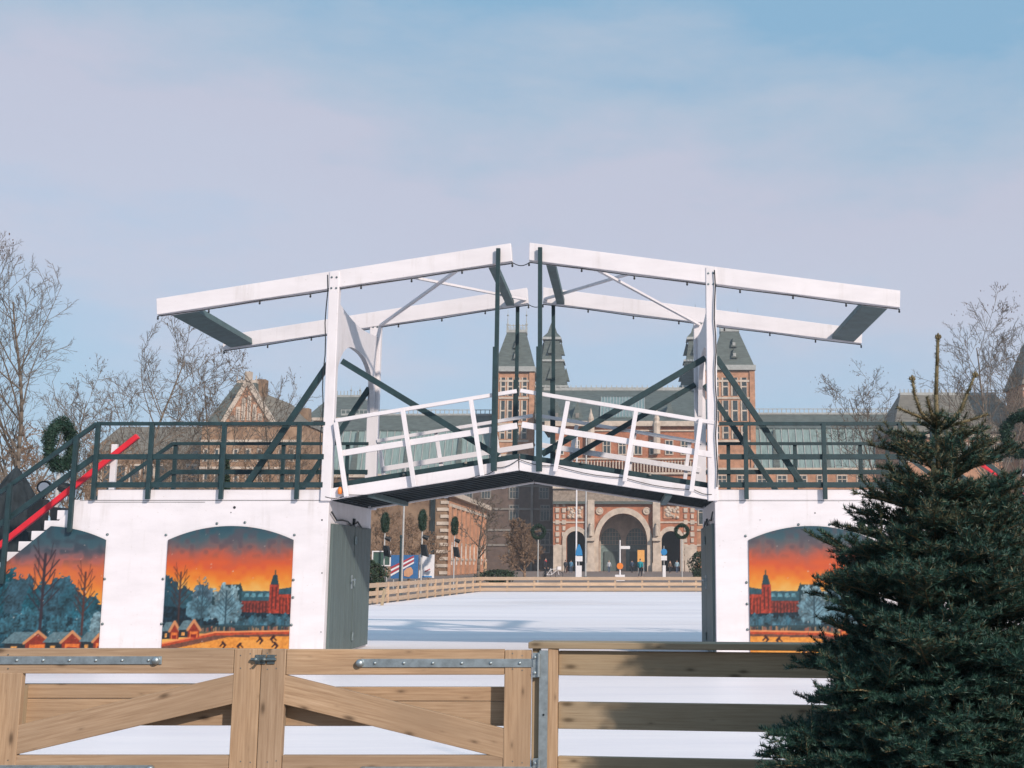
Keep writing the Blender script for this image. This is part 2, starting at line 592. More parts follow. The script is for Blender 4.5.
# spans: two leaves meeting at the apex
spans = [((331, 488.5), (331, 500), (518, 459), (518.6, 470.3)), ((714, 489), (714, 500.5), (519.4, 459), (519.4, 470.3))]
for (a, b, c, d) in spans:
    pts = [F(*a), F(*c), F(*d), F(*b)]
    sgn = 1 if a[0] < 500 else -1
    for y in (YF - .02, YB - .08):
        MB().prism(pts, y, y + .08).build('fascia_board', WHITE, bridge, bevel=.004)
    # dark toe boards standing on the deck just inside the fascia
    up = Vector((0, 0, 1))
    p0, p1 = F(*a), F(*c)
    for y in (YF + .10, YB - .14):
        q = [Vector((v.x, 0, v.z)) for v in (p0, p1)]
        MB().prism([q[0] + up * -.03, q[1] + up * -.03, q[1] + up * .085, q[0] + up * .085], y, y + .04).build('toe_board', TEAL, bridge)
    MB().prism([p0 + up * -.055, p1 + up * -.055, p1 + up * -.02, p0 + up * -.02], YF + .07, YB - .09).build('deck', JOIST, bridge)
    e0, e1 = F(*b), F(*d)
    for k in range(9):
        y = YF + .12 + k * (DB - .3) / 8
        m = MB()
        m.prism([e0 + up * .02, e1 + up * .02, e1 + up * .10, e0 + up * .10], y, y + .07)
        m.build('joist', JOIST, bridge)
    cb = F(370, 494.5) if sgn > 0 else F(669, 493.5)
    MB().bar((cb.x, YF + .08, cb.z + .0), (cb.x, YB - .1, cb.z + .0), .10, .07, (0, 0, 1)).build('cross_beam', TEAL2, bridge, bevel=.004)

# white railings of the spans (near and far side)
rails = [
    [((336, 421), (517, 391.5), .055), ((343, 453.5), (517.5, 426), .085)],
    [((520.5, 391), (714, 423), .055), ((522, 425), (712, 455), .085)],
]
posts_w = [[((337.2, 422.5), (348, 497)), ((404, 410.5), (415.5, 487)), ((471.7, 400.3), (483, 476))],
           [((568.2, 401.5), (555.5, 472)), ((636, 411), (624.5, 482)), ((700.3, 419), (691, 492))]]
for side in (0, 1):
    for y in (YF - .035, YB + .01):
        for a, b, w in rails[side]:
            p, q = F(*a), F(*b)
            p.y = q.y = y
            MB().bar(p, q, w, .045).build('handrail', WHITE, bridge, bevel=.004)
        for a, b in posts_w[side]:
            p, q = F(*a), F(*b)
            p.y = q.y = y + (-.05 if y < 17 else .05)
            p.z -= .01
            MB().bar(p, q, .062, .05).build('railing_post', WHITE, bridge, bevel=.004)

# portals: two white posts per side, joined across by a board with an arched underside
px_post = [(332.5, 272), (706.5 + 5, 268)]
for (px, ptop), sgn in zip(px_post, (1, -1)):
    xw = W(px - 1.5 * sgn if sgn > 0 else 711.8, 380, YF).x
    ztop, zbot = F(px, ptop).z, F(px, 499.5).z - .02
    for y in (YF - .06, YB):
        m = MB()
        m.bar((xw, y + .08, zbot), (xw, y + .08, ztop), .145 if y < 17 else .185, .13)
        po = m.build('portal_post', WHITE, bridge, bevel=.008)
        b = MB()
        for dz in (.09, .25):
            for dx in (-.035, .035):
                b.lathe([(0, -.012), (.014, -.010), (.016, .01)], (xw + dx, y + .014, ztop - dz), 8, 'y')
        b.build('bolt', DARKSTEEL, po)
    # arched head board seen edge on, running from post to post
    za = F(px, 300).z
    prof = []
    y0, y1 = YF + .11, YB
    n = 20
    zs = F(px, 333).z
    low = F(px, 392).z
    top_pts = [(y0 + (y1 - y0) * k / n, za - .10 * math.sin(math.pi * min(1, k / n)) - .0) for k in range(n + 1)]
    und = []
    for k in range(n + 1):
        t = k / n
        e = abs(t - .5) * 2
        und.append((y0 + (y1 - y0) * t, zs - (zs - low) * (1 - math.sqrt(max(0, 1 - e ** 2.6)))))
    m = MB()
    t_ = .07
    for k in range(n):
        (ya, zb), (yc, zd) = top_pts[k], top_pts[k + 1]
        (_, ub), (_, ud) = und[k], und[k + 1]
        m.hull([(xw - t_ / 2, ya, ub), (xw + t_ / 2, ya, ub), (xw + t_ / 2, yc, ud), (xw - t_ / 2, yc, ud)],
               [(xw - t_ / 2, ya, zb), (xw + t_ / 2, ya, zb), (xw + t_ / 2, yc, zd), (xw - t_ / 2, yc, zd)])
    m.build('portal_arch', WHITE, bridge)
    # black cable running down the near post
    xx = xw + (-.10 if sgn > 0 else .05)
    yy = YF - .03 if sgn > 0 else YF - .075
    pts = [Vector((xx + .012 * math.sin(k * 1.7), yy, ztop - .05 - k * (ztop - zbot) / 14)) for k in range(14)]
    MB().path(pts, .009, 6).build('cable', BLACK, bridge)

# balance beams with counterweight boxes
beams = [[(157, 299), (511, 243.5), (512.3, 261.5), (157.5, 315)], [(900, 291), (529.5, 243), (529, 260.5), (899.5, 308)]]
for pts_px, sgn in zip(beams, (1, -1)):
    pts = [F(*p) for p in pts_px]
    for y in (YF - .03, YB - .0):
        MB().prism(pts, y, y + .17).build('balance_beam', WHITE, bridge, bevel=.008)
    d = (pts[1] - pts[0]).normalized()
    up = Vector((-d.z * 1, 0, d.x)) if d.x > 0 else Vector((d.z, 0, -d.x))
    o = pts[3]
    L0, L1 = .13, .50
    q = [o + d * L0 - up * .0, o + d * L1 + up * .0, o + d * L1 + up * .10, o + d * L0 + up * .10]
    q = [p + up * .012 for p in q]
    cw = MB().prism(q, YF + .14, YB).build('counterweight', TEAL2, bridge, bevel=.006)
    # cross piece and wind braces between the two beams
    pc = pts[2] - d * .30 + up * .05
    MB().bar((pc.x, YF + .14, pc.z), (pc.x, YB, pc.z), .13, .09, (0, 0, 1)).build('cross_piece', TEAL2, bridge, bevel=.004)
    A = F(396, 272) if sgn > 0 else F(647, 266)
    Bq = F(462, 262) if sgn > 0 else F(588, 261)
    for p0, p1 in (((A.x, YF + .14, A.z), (pts[2].x - d.x * .05, YB, pts[2].z + .06)), ((Bq.x, YF + .14, Bq.z - .02), (xw if sgn < 0 else W(331, 380, YF).x + .1, YB, F(331 if sgn > 0 else 711, 290).z + .05))):
        MB().bar(p0, p1, .05, .035, (0, 0, 1)).build('wind_brace', WHITE, bridge)

# tie rods from the beams down to the leaves
rods = [((499, 250), (495.3, 471.5)), ((540.6, 249), (540.3, 472))]
for a, b in rods:
    for y in (YF - .085, YB + .19):
        p, q = F(*a), F(*b)
        p.y = q.y = y
        r = MB().bar(p, q, .062, .04).build('tie_rod', TEAL, bridge, bevel=.003)
        mid = p.lerp(q, .45)
        MB().bar(mid + Vector((-.018, -.001, 0)), q + Vector((-.018, -.001, 0)), .07, .046).build('sleeve', TEAL, r, bevel=.003)

# dark green diagonal struts of the portals
struts = [((328, 360), (245, 483), YF + .12), ((339, 359), (497, 455), YF + .18), ((706, 356), (541, 453), YF + .18), ((717, 356), (803.5, 484), YF + .12)]
for a, b, y in struts:
    p, q = F(*a), F(*b)
    p.y = q.y = y
    MB().bar(p, q, .085, .06).build('strut', TEAL, bridge, bevel=.004)
for a, b in (((328, 360), (245, 483)), ((706, 356), (541, 453)), ((717, 356), (803.5, 484))):
    p, q = F(*a), F(*b)
    p.y = q.y = YB - .04
    MB().bar(p, q, .085, .06).build('strut', TEAL, bridge, bevel=.004)

# dark green railings on the abutments and stairs
def green_rail(y, flip):
    zt_, zm, zl = F(0, 424).z, F(0, 457).z, F(0, 485).z
    if not flip:
        xs, xe = F(98, 424).x, W(326, 424, YF).x
        d = -1
        post_x = [98, 152, 224.5, 299.5]
    else:
        xs, xe = F(932, 424).x, W(719, 424, YF).x
        d = 1
        post_x = [745.5, 823.5, 900, 932]
    off = .035 if y < 17 else -.035
    for z, w in ((zt_, .05), (zm, .075), (zl, .075)):
        MB().bar((xs, y, z), (xe, y, z), w, .045).build('handrail', TEAL, bridge, bevel=.004)
    run = 2.6
    for z, w in ((zt_, .06), (zm, .075)):
        MB().bar((xs, y, z), (xs + d * run, y, z - run * .755), w, .045).build('stair_rail', TEAL, bridge, bevel=.004)
    for p in post_x:
        x = F(p, 460).x
        MB().bar((x, y - off, F(0, 500).z + .006), (x, y - off, zt_), .06, .05).build('railing_post', TEAL, bridge, bevel=.003)
    for k in (.25, 1.13, 2.1):
        x = xs + d * k
        MB().bar((x, y - off * 1.6, F(0, 500).z - k * .80 - .25), (x, y - off * 1.6, zt_ - k * .755), .06, .05).build('railing_post', TEAL, bridge, bevel=.003)

for fl in (False, True):
    green_rail(YF - .03, fl)
    green_rail(YB + .02, fl)
# red hand rails on the stairs and the white post that ends one of them
for a, b, Y in (((138, 436), (-40, 577), 17.3), ((968, 455), (1120, 552), 17.3)):
    p, q = W(*a, Y), W(*b, Y)
    MB().bar(p, q, .085, .07).build('stair_rail', RED, bridge, bevel=.01)
p = W(118, 445, 17.5)
MB().bar((p.x, 17.4, F(0, 500).z), (p.x, 17.4, p.z), .085, .06).build('rail_stump', WHITE, bridge, bevel=.004)
# stair flights behind the sloping cheek
for x0, d in ((F(82, 500).x, -1), (xre, 1)):
    z = zt
    for k in range(9):
        z0 = z - .145 * (k + 1) - .15
        xa, xb = x0 + d * (.17 * k), x0 + d * (.17 * (k + 1) + .02)
        t = MB().box(min(xa, xb), max(xa, xb), YF + .05, YB - .05, z0 + .17, z0 + .30)
        t.build('stair_tread', WHITE, bridge, bevel=.006)
o = F(341, 491)
MB().lathe([(0, -.05), (.03, -.045), (.035, .02), (.02, .05), (0, .055)], (o.x, YF - .06, o.z), 10).build('marker_lamp', ORANGE, bridge, smooth=True)

# strings of bulbs under the beams
lab = ['black light string hanging under the front beam of the balance beside the bare tall trees',
       'black light string under the rear beam of the balance beside the bare tall trees',
       'black light string under the front beam of the balance that points over the fir',
       'black light string under the rear beam of the balance that points over the fir']
i = 0
for pts_px in beams:
    a, b = F(*pts_px[3]), F(*pts_px[2])
    for y in (YF + .02, YB + .06):
        c0 = a.lerp(b, .5)
        t = thing('light_string', lab[i], 'string lights', (c0.x, y, c0.z), 'light strings under the balance beams')
        n = 7
        pp = [Vector((a.lerp(b, k / n).x, y, a.lerp(b, k / n).z - .012 - .012 * (k % 2))) for k in range(n + 1)]
        MB().path(pp, .007, 5).build('cable', BLACK, t)
        for k in range(n + 1):
            MB().lathe([(0, .0), (.012, -.005), (.012, -.03), (.016, -.042), (.011, -.056), (0, -.06)], pp[k] + Vector((0, 0, .004)), 8).build('bulb', BLACK, t)
        i += 1
for a, b, y in ((F(512, 262), F(530, 262), YF + .02), (F(512, 262), F(530, 262), YB + .06)):
    pts = [Vector((a.lerp(b, k / 8).x, y, a.lerp(b, k / 8).z - .05 * math.sin(math.pi * k / 8))) for k in range(9)]
    MB().path(pts, .007, 5).build('cable', BLACK, bridge)
wires = MB()
for side in ([(326, 497), (348, 495), (414, 489), (482, 475), (497, 468), (519, 459.5), (556, 466), (624, 478), (694, 490), (716, 494)],):
    pts = []
    for (a, b) in zip(side[:-1], side[1:]):
        p, q = F(*a), F(*b)
        for k in range(5):
            v = p.lerp(q, k / 5)
            v.z -= .035 * math.sin(math.pi * k / 5)
            v.y = YF - .045
            pts.append(v)
    wires.path(pts, .006, 5)
wires.build('cable', BLACK, bridge)
for px, py in ((403, 474), (465, 462), (582, 462), (650, 474), (223, 483), (774, 487), (840, 486)):
    p = F(px, py)
    MB().lathe([(0, -.02), (.02, -.015), (.022, .01), (0, .02)], (p.x, YF + .07, p.z), 8).build('deck_light', BULB, bridge)

# ------------------------------------------------------------------ painted panels
def lattice(shape, step, seed):
    r = np.random.default_rng(seed)
    h, w = shape
    gy, gx = int(h / step) + 3, int(w / step) + 3
    g_ = r.random((gy, gx))
    y, x = np.mgrid[0:h, 0:w] / step
    yi, xi = y.astype(int), x.astype(int)
    fy, fx = y - yi, x - xi
    fy, fx = fy * fy * (3 - 2 * fy), fx * fx * (3 - 2 * fx)
    return (g_[yi, xi] * (1 - fx) + g_[yi, xi + 1] * fx) * (1 - fy) + (g_[yi + 1, xi] * (1 - fx) + g_[yi + 1, xi + 1] * fx) * fy


class Art:
    """small painting kept as an array; coordinates run 0..1 from the top corner"""
    def __init__(s, w, h, seed):
        s.w, s.h, s.seed = w, h, seed
        s.y, s.x = np.mgrid[0:h, 0:w]
        s.im = np.zeros((h, w, 3))
        s.n1 = lattice((h, w), w / 9, seed)
        s.n2 = lattice((h, w), w / 26, seed + 1)
        s.n3 = lattice((h, w), 3.0, seed + 2)
        s.u, s.v = (s.x + .5) / w, (s.y + .5) / h

    def put(s, mask, c, a=1.0):
        a = mask * a
        s.im = s.im * (1 - a[..., None]) + np.array(c) / 255 * a[..., None]

    def sky(s, stops):
        v = s.v + (s.n1 - .5) * .06 + (s.n2 - .5) * .05
        ps = [p for p, _ in stops]
        for k in range(3):
            s.im[..., k] = np.interp(v, ps, [c[k] / 255 for _, c in stops])

    def blob(s, cx, cy, rx, ry, c, rough=.35, tex=.35, a=1.0):
        d = ((s.u - cx) / rx) ** 2 + ((s.v - cy) / ry) ** 2
        m = (d < 1 + (s.n2 - .5) * 2 * rough + (s.n3 - .5) * rough).astype(float)
        t = 1 + (s.n2 - .5) * tex + (s.n3 - .5) * tex
        a = (m * a)[..., None]
        s.im = s.im * (1 - a) + np.clip(np.array(c) / 255 * t[..., None], 0, 1) * a

    def poly(s, pts, c, tex=.15):
        m = np.zeros((s.h, s.w), bool)
        n = len(pts)
        for i in range(n):
            (x1, y1), (x2, y2) = pts[i], pts[(i + 1) % n]
            if y1 == y2:
                continue
            cr = ((y1 > s.v) != (y2 > s.v)) & (s.u < (x2 - x1) * (s.v - y1) / (y2 - y1) + x1)
            m ^= cr
        t = 1 + (s.n3 - .5) * 2 * tex
        a = m.astype(float)[..., None]
        s.im = s.im * (1 - a) + np.clip(np.array(c) / 255 * t[..., None], 0, 1) * a

    def line(s, x1, y1, x2, y2, w, c, a=1.0):
        asp = s.h / s.w
        dx, dy = x2 - x1, (y2 - y1) * asp
        L = dx * dx + dy * dy + 1e-9
        t = np.clip(((s.u - x1) * dx + (s.v - y1) * asp * dy) / L, 0, 1)
        d = np.hypot(s.u - x1 - t * dx, (s.v - y1) * asp - t * dy)
        s.put(np.clip((w - d) / .004 + .5, 0, 1), c, a)

    def tree(s, x, y0, y1, spread, c, w=.006, rnd=None):
        rnd = rnd or random.Random(3)
        s.line(x, y0, x, y1, w, c)
        for k in range(11):
            t = .3 + .65 * k / 11
            yy = y0 + (y1 - y0) * t
            sd = 1 if k % 2 else -1
            L = spread * (1.15 - t * .6) * rnd.uniform(.7, 1.1)
            s.line(x, yy, x + sd * L, yy + (y1 - y0) * .22, w * .5, c, .85)
            s.line(x + sd * L * .5, yy + (y1 - y0) * .11, x + sd * L * .7, yy + (y1 - y0) * .30, w * .35, c, .7)

    def stall(s, x, y, w, h):
        s.poly([(x, y + h), (x, y + h * .45), (x + w * .45, y + h * .45), (x + w * .45, y + h)], (34, 45, 52))
        s.poly([(x - w * .08, y + h * .55), (x + w * .2, y), (x + w * .72, y), (x + w * .45, y + h * .55)], (98, 128, 138))
        s.poly([(x + w * .45, y + h), (x + w * .45, y + h * .5), (x + w * .72, y + h * .1), (x + w, y + h * .5), (x + w, y + h)], (150, 52, 36))
        s.line(x + w * .42, y + h * .55, x + w * .72, y + .0, .010, (222, 150, 100))
        s.line(x + w * .72, y + .0, x + w * 1.05, y + h * .55, .010, (222, 150, 100))
        s.poly([(x + w * .54, y + h), (x + w * .54, y + h * .62), (x + w * .93, y + h * .62), (x + w * .93, y + h)], (248, 128, 58))
        s.poly([(x + w * .60, y + h), (x + w * .60, y + h * .78), (x + w * .87, y + h * .78), (x + w * .87, y + h)], (150, 40, 30))
        s.poly([(x + w * .14, y + h * .9), (x + w * .14, y + h * .7), (x + w * .28, y + h * .7), (x + w * .28, y + h * .9)], (245, 170, 90))

    def flakes(s, n):
        r = np.random.default_rng(s.seed + 9)
        for _ in range(n):
            s.blob(r.random(), r.random() * .9, r.uniform(.003, .006), r.uniform(.003, .006), (225, 205, 195), .2, .1, .6)


SKYSTOPS = [(0, (44, 86, 102)), (.08, (66, 98, 110)), (.15, (122, 100, 102)), (.21, (196, 96, 76)), (.30, (230, 96, 52)), (.38, (244, 126, 42)), (.44, (250, 160, 56)), (.50, (250, 190, 96)), (.6, (250, 190, 100))]


def painting_rink():
    A = Art(250, 240, 11)
    A.sky(SKYSTOPS)
    T, TL, TD = (30, 70, 86), (84, 116, 134), (16, 42, 56)
    A.put(np.clip((A.n2 - .45) * 3, 0, 1) * np.clip((.27 - A.v) * 9, 0, 1), (84, 82, 94), .7)
    # museum silhouette: long roof, gabled block, tower, red brick walls
    A.poly([(.36, .52), (.44, .505), (.46, .44), (.465, .455), (.59, .455), (.595, .44), (.62, .505), (.64, .52), (.64, .7), (.36, .7)], (30, 62, 72))
    A.poly([(.61, .505), (.84, .505), (.84, .58), (.61, .58)], (48, 92, 106))
    for k in range(4):
        A.poly([(.625 + k * .055, .55), (.64 + k * .055, .52), (.665 + k * .055, .52), (.67 + k * .055, .55)], (96, 150, 164))
    A.poly([(.61, .58), (.84, .58), (.84, .70), (.61, .70)], (132, 52, 44), .3)
    for k in range(8):
        A.line(.625 + k * .026, .60, .625 + k * .026, .68, .004, (70, 34, 36))
    A.poly([(.90, .49), (1, .475), (1, .53), (.90, .53)], (44, 84, 98))
    A.poly([(.90, .53), (1, .53), (1, .70), (.90, .70)], (176, 62, 44), .3)
    for k in range(4):
        A.line(.915 + k * .026, .56, .915 + k * .026, .68, .004, (84, 36, 34))
    A.poly([(.83, .455), (.905, .455), (.905, .70), (.83, .70)], (168, 58, 44), .3)
    A.poly([(.835, .455), (.855, .38), (.885, .38), (.90, .455)], (30, 66, 78))
    A.line(.87, .345, .87, .40, .004, (30, 60, 70))
    for k in range(2):
        A.line(.852 + k * .03, .48, .852 + k * .03, .64, .005, (84, 36, 34))
    # frosted trees and hedges
    A.blob(.02, .56, .10, .16, T, .4)
    A.blob(.14, .60, .12, .13, T, .4)
    A.blob(.25, .62, .12, .12, (40, 84, 98), .4)
    A.poly([(0, .62), (.5, .66), (1, .68), (1, .82), (0, .8)], TD, .5)
    for k in range(14):
        A.blob(.48 + k * .04, .735 + (k % 3) * .012, .04, .055, (66, 104, 120) if k % 2 else (46, 86, 102), .5, .6)
    A.blob(.30, .58, .085, .15, TL, .45, .5)
    A.blob(.285, .64, .10, .10, (80, 120, 136), .45, .5)
    A.blob(.49, .59, .115, .13, (120, 150, 160), .45, .5)
    A.blob(.50, .65, .14, .10, (98, 134, 148), .5, .5)
    A.tree(.49, .80, .50, .09, (40, 70, 84), .005)
    A.tree(.30, .80, .46, .07, (40, 70, 84), .005)
    A.tree(.12, .76, .36, .09, (70, 44, 44), .006)
    A.put((A.v > .765) & (A.v < .83), (42, 66, 72), .75)
    r = random.Random(5)
    for k in range(60):
        x = .3 + .7 * r.random()
        A.line(x, .775 + .02 * r.random(), x, .81, .005, r.choice([(210, 160, 110), (30, 34, 40), (150, 120, 100), (180, 80, 60)]), .8)
    # rink
    A.poly([(0, .955), (.40, .852), (1, .838), (1, 1), (0, 1)], (246, 158, 64), .12)
    A.put((A.v > .88) & (A.n1 > .55), (255, 182, 92), .5)
    A.poly([(0, .905), (.42, .818), (1, .808), (1, .832), (.42, .842), (0, .93)], (196, 74, 42))
    A.line(0, .905, .42, .818, .006, (255, 150, 90))
    A.line(.42, .818, 1, .808, .006, (255, 160, 100))
    A.poly([(0, .93), (.42, .842), (1, .832), (1, .85), (.5, .86), (0, .965)], (120, 74, 60))
    A.stall(.0, .74, .13, .13)
    A.stall(.13, .73, .16, .13)
    for x, y, k in ((.48, .895, 1), (.62, .905, -1), (.56, .945, 1), (.31, .95, 1), (.89, .90, 1), (.77, .86, 1), (.88, .85, -1)):
        A.line(x, y, x + .02 * k, y + .022, .009, (58, 30, 30))
        A.line(x + .02 * k, y + .022, x + .005 * k, y + .045, .006, (58, 30, 30))
        A.line(x, y + .01, x - .02 * k, y + .03, .005, (58, 30, 30))
    A.flakes(30)
    return A.im


def painting_forest():
    A = Art(250, 240, 23)
    A.sky([(0, (42, 84, 100)), (.14, (66, 96, 108)), (.22, (120, 96, 104)), (.28, (190, 104, 92)), (.36, (226, 112, 66)), (.46, (244, 134, 54)), (.55, (250, 168, 64)), (.7, (250, 170, 70))])
    A.put(np.clip((A.n2 - .4) * 3, 0, 1) * np.clip((.33 - A.v) * 7, 0, 1), (54, 72, 86), .8)
    D = (24, 66, 82)
    for cx, cy, rx, ry in ((.05, .62, .16, .26), (.22, .58, .18, .24), (.36, .60, .14, .22), (.52, .66, .14, .22), (.66, .62, .16, .22), (.78, .66, .12, .2), (.92, .72, .14, .18)):
        A.blob(cx, cy, rx, ry, (36 + 16 * math.sin(cx * 20), 84, 100), .35, .55)
    A.poly([(0, .66), (1, .72), (1, 1), (0, 1)], D, .5)
    for cx, cy in ((.1, .74), (.3, .78), (.46, .72), (.66, .78), (.86, .80), (.96, .74)):
        A.blob(cx, cy, .09, .09, (56, 104, 120), .6, .6, .7)
    A.tree(.53, .86, .22, .15, (52, 42, 52), .011)
    A.tree(.86, .84, .36, .10, (90, 48, 44), .007)
    A.tree(.16, .86, .30, .12, (40, 48, 58), .008)
    A.blob(1.0, .76, .07, .10, (110, 140, 150), .5, .5)
    A.put(A.v > .955, (120, 50, 36), .8)
    A.stall(-.02, .83, .20, .155)
    A.stall(.26, .815, .36, .16)
    A.stall(.58, .815, .29, .15)
    A.stall(.86, .815, .22, .14)
    A.flakes(34)
    return A.im


def art_mat(name):
    m, nt, bs = new_mat(name)
    at = nt.nodes.new('ShaderNodeAttribute')
    at.attribute_name = 'art'
    nt.links.new(at.outputs['Color'], bs.inputs['Base Color'])
    bs.inputs['Roughness'].default_value = 0.55
    bs.inputs['Specular IOR Level'].default_value = 0.3
    return m


ARTM = art_mat('painted_panel')


def mural(name, img, x0, x1, ztop_of, zbot, xw0, xw1, zmax, label, flip=False):
    """panel 18 mm thick screwed to the abutment; the painting covers xw0..xw1"""
    nu, nv = 150, 150
    h, w, _ = img.shape
    vs, cols = [], []
    for j in range(nv + 1):
        for i in range(nu + 1):
            x = x0 + (x1 - x0) * i / nu
            zt_ = ztop_of(x)
            z = zbot + (zt_ - zbot) * j / nv
            vs.append((x, YF - .02, z))
            u = (x - xw0) / (xw1 - xw0)
            if flip:
                u = 1 - u
            v = (zmax - z) / (zmax - zbot)
            fx, fy = min(max(u * w - .5, 0), w - 1.001), min(max(v * h - .5, 0), h - 1.001)
            a, b = int(fx), int(fy)
            dx, dy = fx - a, fy - b
            c = (img[b, a] * (1 - dx) + img[b, a + 1] * dx) * (1 - dy) + (img[b + 1, a] * (1 - dx) + img[b + 1, a + 1] * dx) * dy
            cols.append(c)
    n = (nu + 1)
    fs = [(j * n + i, j * n + i + 1, (j + 1) * n + i + 1, (j + 1) * n + i) for j in range(nv) for i in range(nu)]
    # rim
    ring = [j * n for j in range(nv)] + [nv * n + i for i in range(nu)] + [j * n + nu for j in range(nv, 0, -1)] + [i for i in range(nu, 0, -1)]
    base = len(vs)
    for r_ in ring:
        p = vs[r_]
        vs.append((p[0], YF - .001, p[2]))
        cols.append(np.array([.16, .2, .22]))
    m_ = len(ring)
    fs += [(ring[k], ring[(k + 1) % m_], base + (k + 1) % m_, base + k) for k in range(m_)]
    c0 = Vector(((x0 + x1) / 2, YF, zbot))
    me = bpy.data.meshes.new(name)
    me.from_pydata([tuple(Vector(v) - c0) for v in vs], [], fs)
    cols = np.clip(np.array(cols), 0, 1)
    cols = cols * .9 + .02
    lincol = .70 * np.where(cols > .04045, ((cols + .055) / 1.055) ** 2.4, cols / 12.92)
    at = me.color_attributes.new('art', 'FLOAT_COLOR', 'POINT')
    at.data.foreach_set('color', np.concatenate([lincol, np.ones((len(lincol), 1))], 1).astype(np.float32).ravel())
    me.materials.append(ARTM)
    o = bpy.data.objects.new(name, me)
    COL.objects.link(o)
    o.location = c0
    return tag(o, label, 'mural', 'painted winter murals on the bridge')


def arch_top(xa, xb, zs, za):
    c, hw, rise = (xa + xb) / 2, (xb - xa) / 2, za - zs
    rad = (hw * hw + rise * rise) / (2 * rise)
    return lambda x: za - rad + math.sqrt(max(0, rad * rad - (x - c) ** 2))


rink_art, forest_art = painting_rink(), painting_forest()
xa, xb = F(165.5, 590).x, F(291.5, 590).x
zs, za, zb = F(0, 540).z, F(0, 526).z, F(0, 656).z
mural('mural', rink_art, xa, xb, arch_top(xa, xb, zs, za), zb, xa, xb, za, 'arched sunset mural with two market stalls and skaters, on the wall beside the grey doors')
xb2 = F(102.8, 590).x
wdt = xb - xa
xa2 = xb2 - wdt
at2 = arch_top(xa2, xb2, zs, za)
s0, s1 = stairL
top2 = lambda x: max(zb + .05, min(at2(x), s0.z + (x - s0.x) * .86 - .02))
mural('mural', forest_art, xa2, xb2, top2, zb, xa2, xb2, za, 'arched dusk mural of dark woods above market stalls, its corner cut off by the stairs')
xa3 = F(749.3, 590).x
mural('mural', rink_art, xa3, xa3 + wdt, arch_top(xa3, xa3 + wdt, zs, za), zb, xa3, xa3 + wdt, za, 'arched sunset mural with a red tower at its edge, half hidden by the fir tree', True)

# ------------------------------------------------------------------ gate and plank fence in front
YG = 6.3
G = lambda px, py: W(px, py, YG)


def gbar(name, x0, y0, x1, y1, th, y, mat, parent, bev=.004):
    a, b = G(x0, y0), G(x1, y1)
    a.x, b.x = G(x0, 700).x, G(x1, 700).x
    return MB().box(min(a.x, b.x), max(a.x, b.x), y, y + th, min(a.z, b.z), max(a.z, b.z)).build(name, mat, parent, bevel=bev)


def strap(parent, x0, x1, y0, y1, knob_x, nbolts):
    a, b = G(x0, y1), G(x1, y0)
    a.x, b.x = G(x0, 700).x, G(x1, 700).x
    s = MB()
    s.box(a.x, b.x, YG - .024, YG - .018, a.z, b.z)
    st = s.build('strap_hinge', STEEL, parent, bevel=.0015)
    k = G(knob_x, (y0 + y1) / 2)
    MB().lathe([(0, -.030), (.010, -.029), (.020, -.022), (.022, -.012), (.022, 0)], (k.x, YG - .018, k.z), 14, 'y').build('bolt', STEEL, st, smooth=True)
    for i in range(nbolts):
        q = a.lerp(b, (i + .5) / nbolts)
        MB().lathe([(0, -.008), (.006, -.007), (.009, -.002), (.009, 0)], (q.x, YG - .0242, (a.z + b.z) / 2), 10, 'y').build('bolt', STEEL, st, smooth=True)


zlow = -.02
def leaf_gate(loc_px, label, stile_a, stile_b, rail, brace, straps, low_strap, cross):
    p = G(loc_px, 768)
    t = thing('wooden_gate', label, 'gate', (p.x, YG, -.03), 'pair of plank gates')
    for (x0, x1, ytop) in (stile_a, stile_b):
        a, b = G(x0, ytop), G(x1, 768)
        a.x, b.x = G(x0, 700).x, G(x1, 700).x
        MB().box(a.x, b.x, YG - .018, YG + .022, zlow + .02, a.z).build('stile', WOOD, t, bevel=.004)
    gbar('top_rail', rail[0], rail[1], rail[2], rail[3], .04, YG - .0155, WOOD, t)
    gbar('bottom_rail', rail[0], 755, rail[2], 783, .035, YG - .013, WOOD, t)
    pa, pb = [G(*q) for q in brace]
    MB().bar((pa.x, YG + .0, pa.z), (pb.x, YG + .0, pb.z), .148, .03).build('brace', WOOD, t, bevel=.004)
    for x0, y0, x1, y1 in cross:
        gbar('cross_board', x0, y0, x1, y1, .03, YG + .09, WOOD, t)
    for x0, x1, _ in (stile_a, stile_b):
        a, b = G(x0 + 3, 700), G(x1 - 3, 700)
        MB().box(a.x, b.x, YG + .0225, YG + .0895, G(0, 728).z, G(0, 687).z).build('batten', WOODG, t)
    for (x0, x1, _) in (stile_a, stile_b):
        for dx in (.32, .68):
            for y in (654, 669, 761):
                q = G(x0 + (x1 - x0) * dx, y + random.uniform(-1.5, 1.5))
                MB().lathe([(0, -.0192), (.0034, -.0192), (.0034, -.015)], (q.x, YG, q.z), 8, 'y').build('nail', DARKSTEEL, t)
    strap(t, *straps)
    strap(t, *low_strap)
    return t


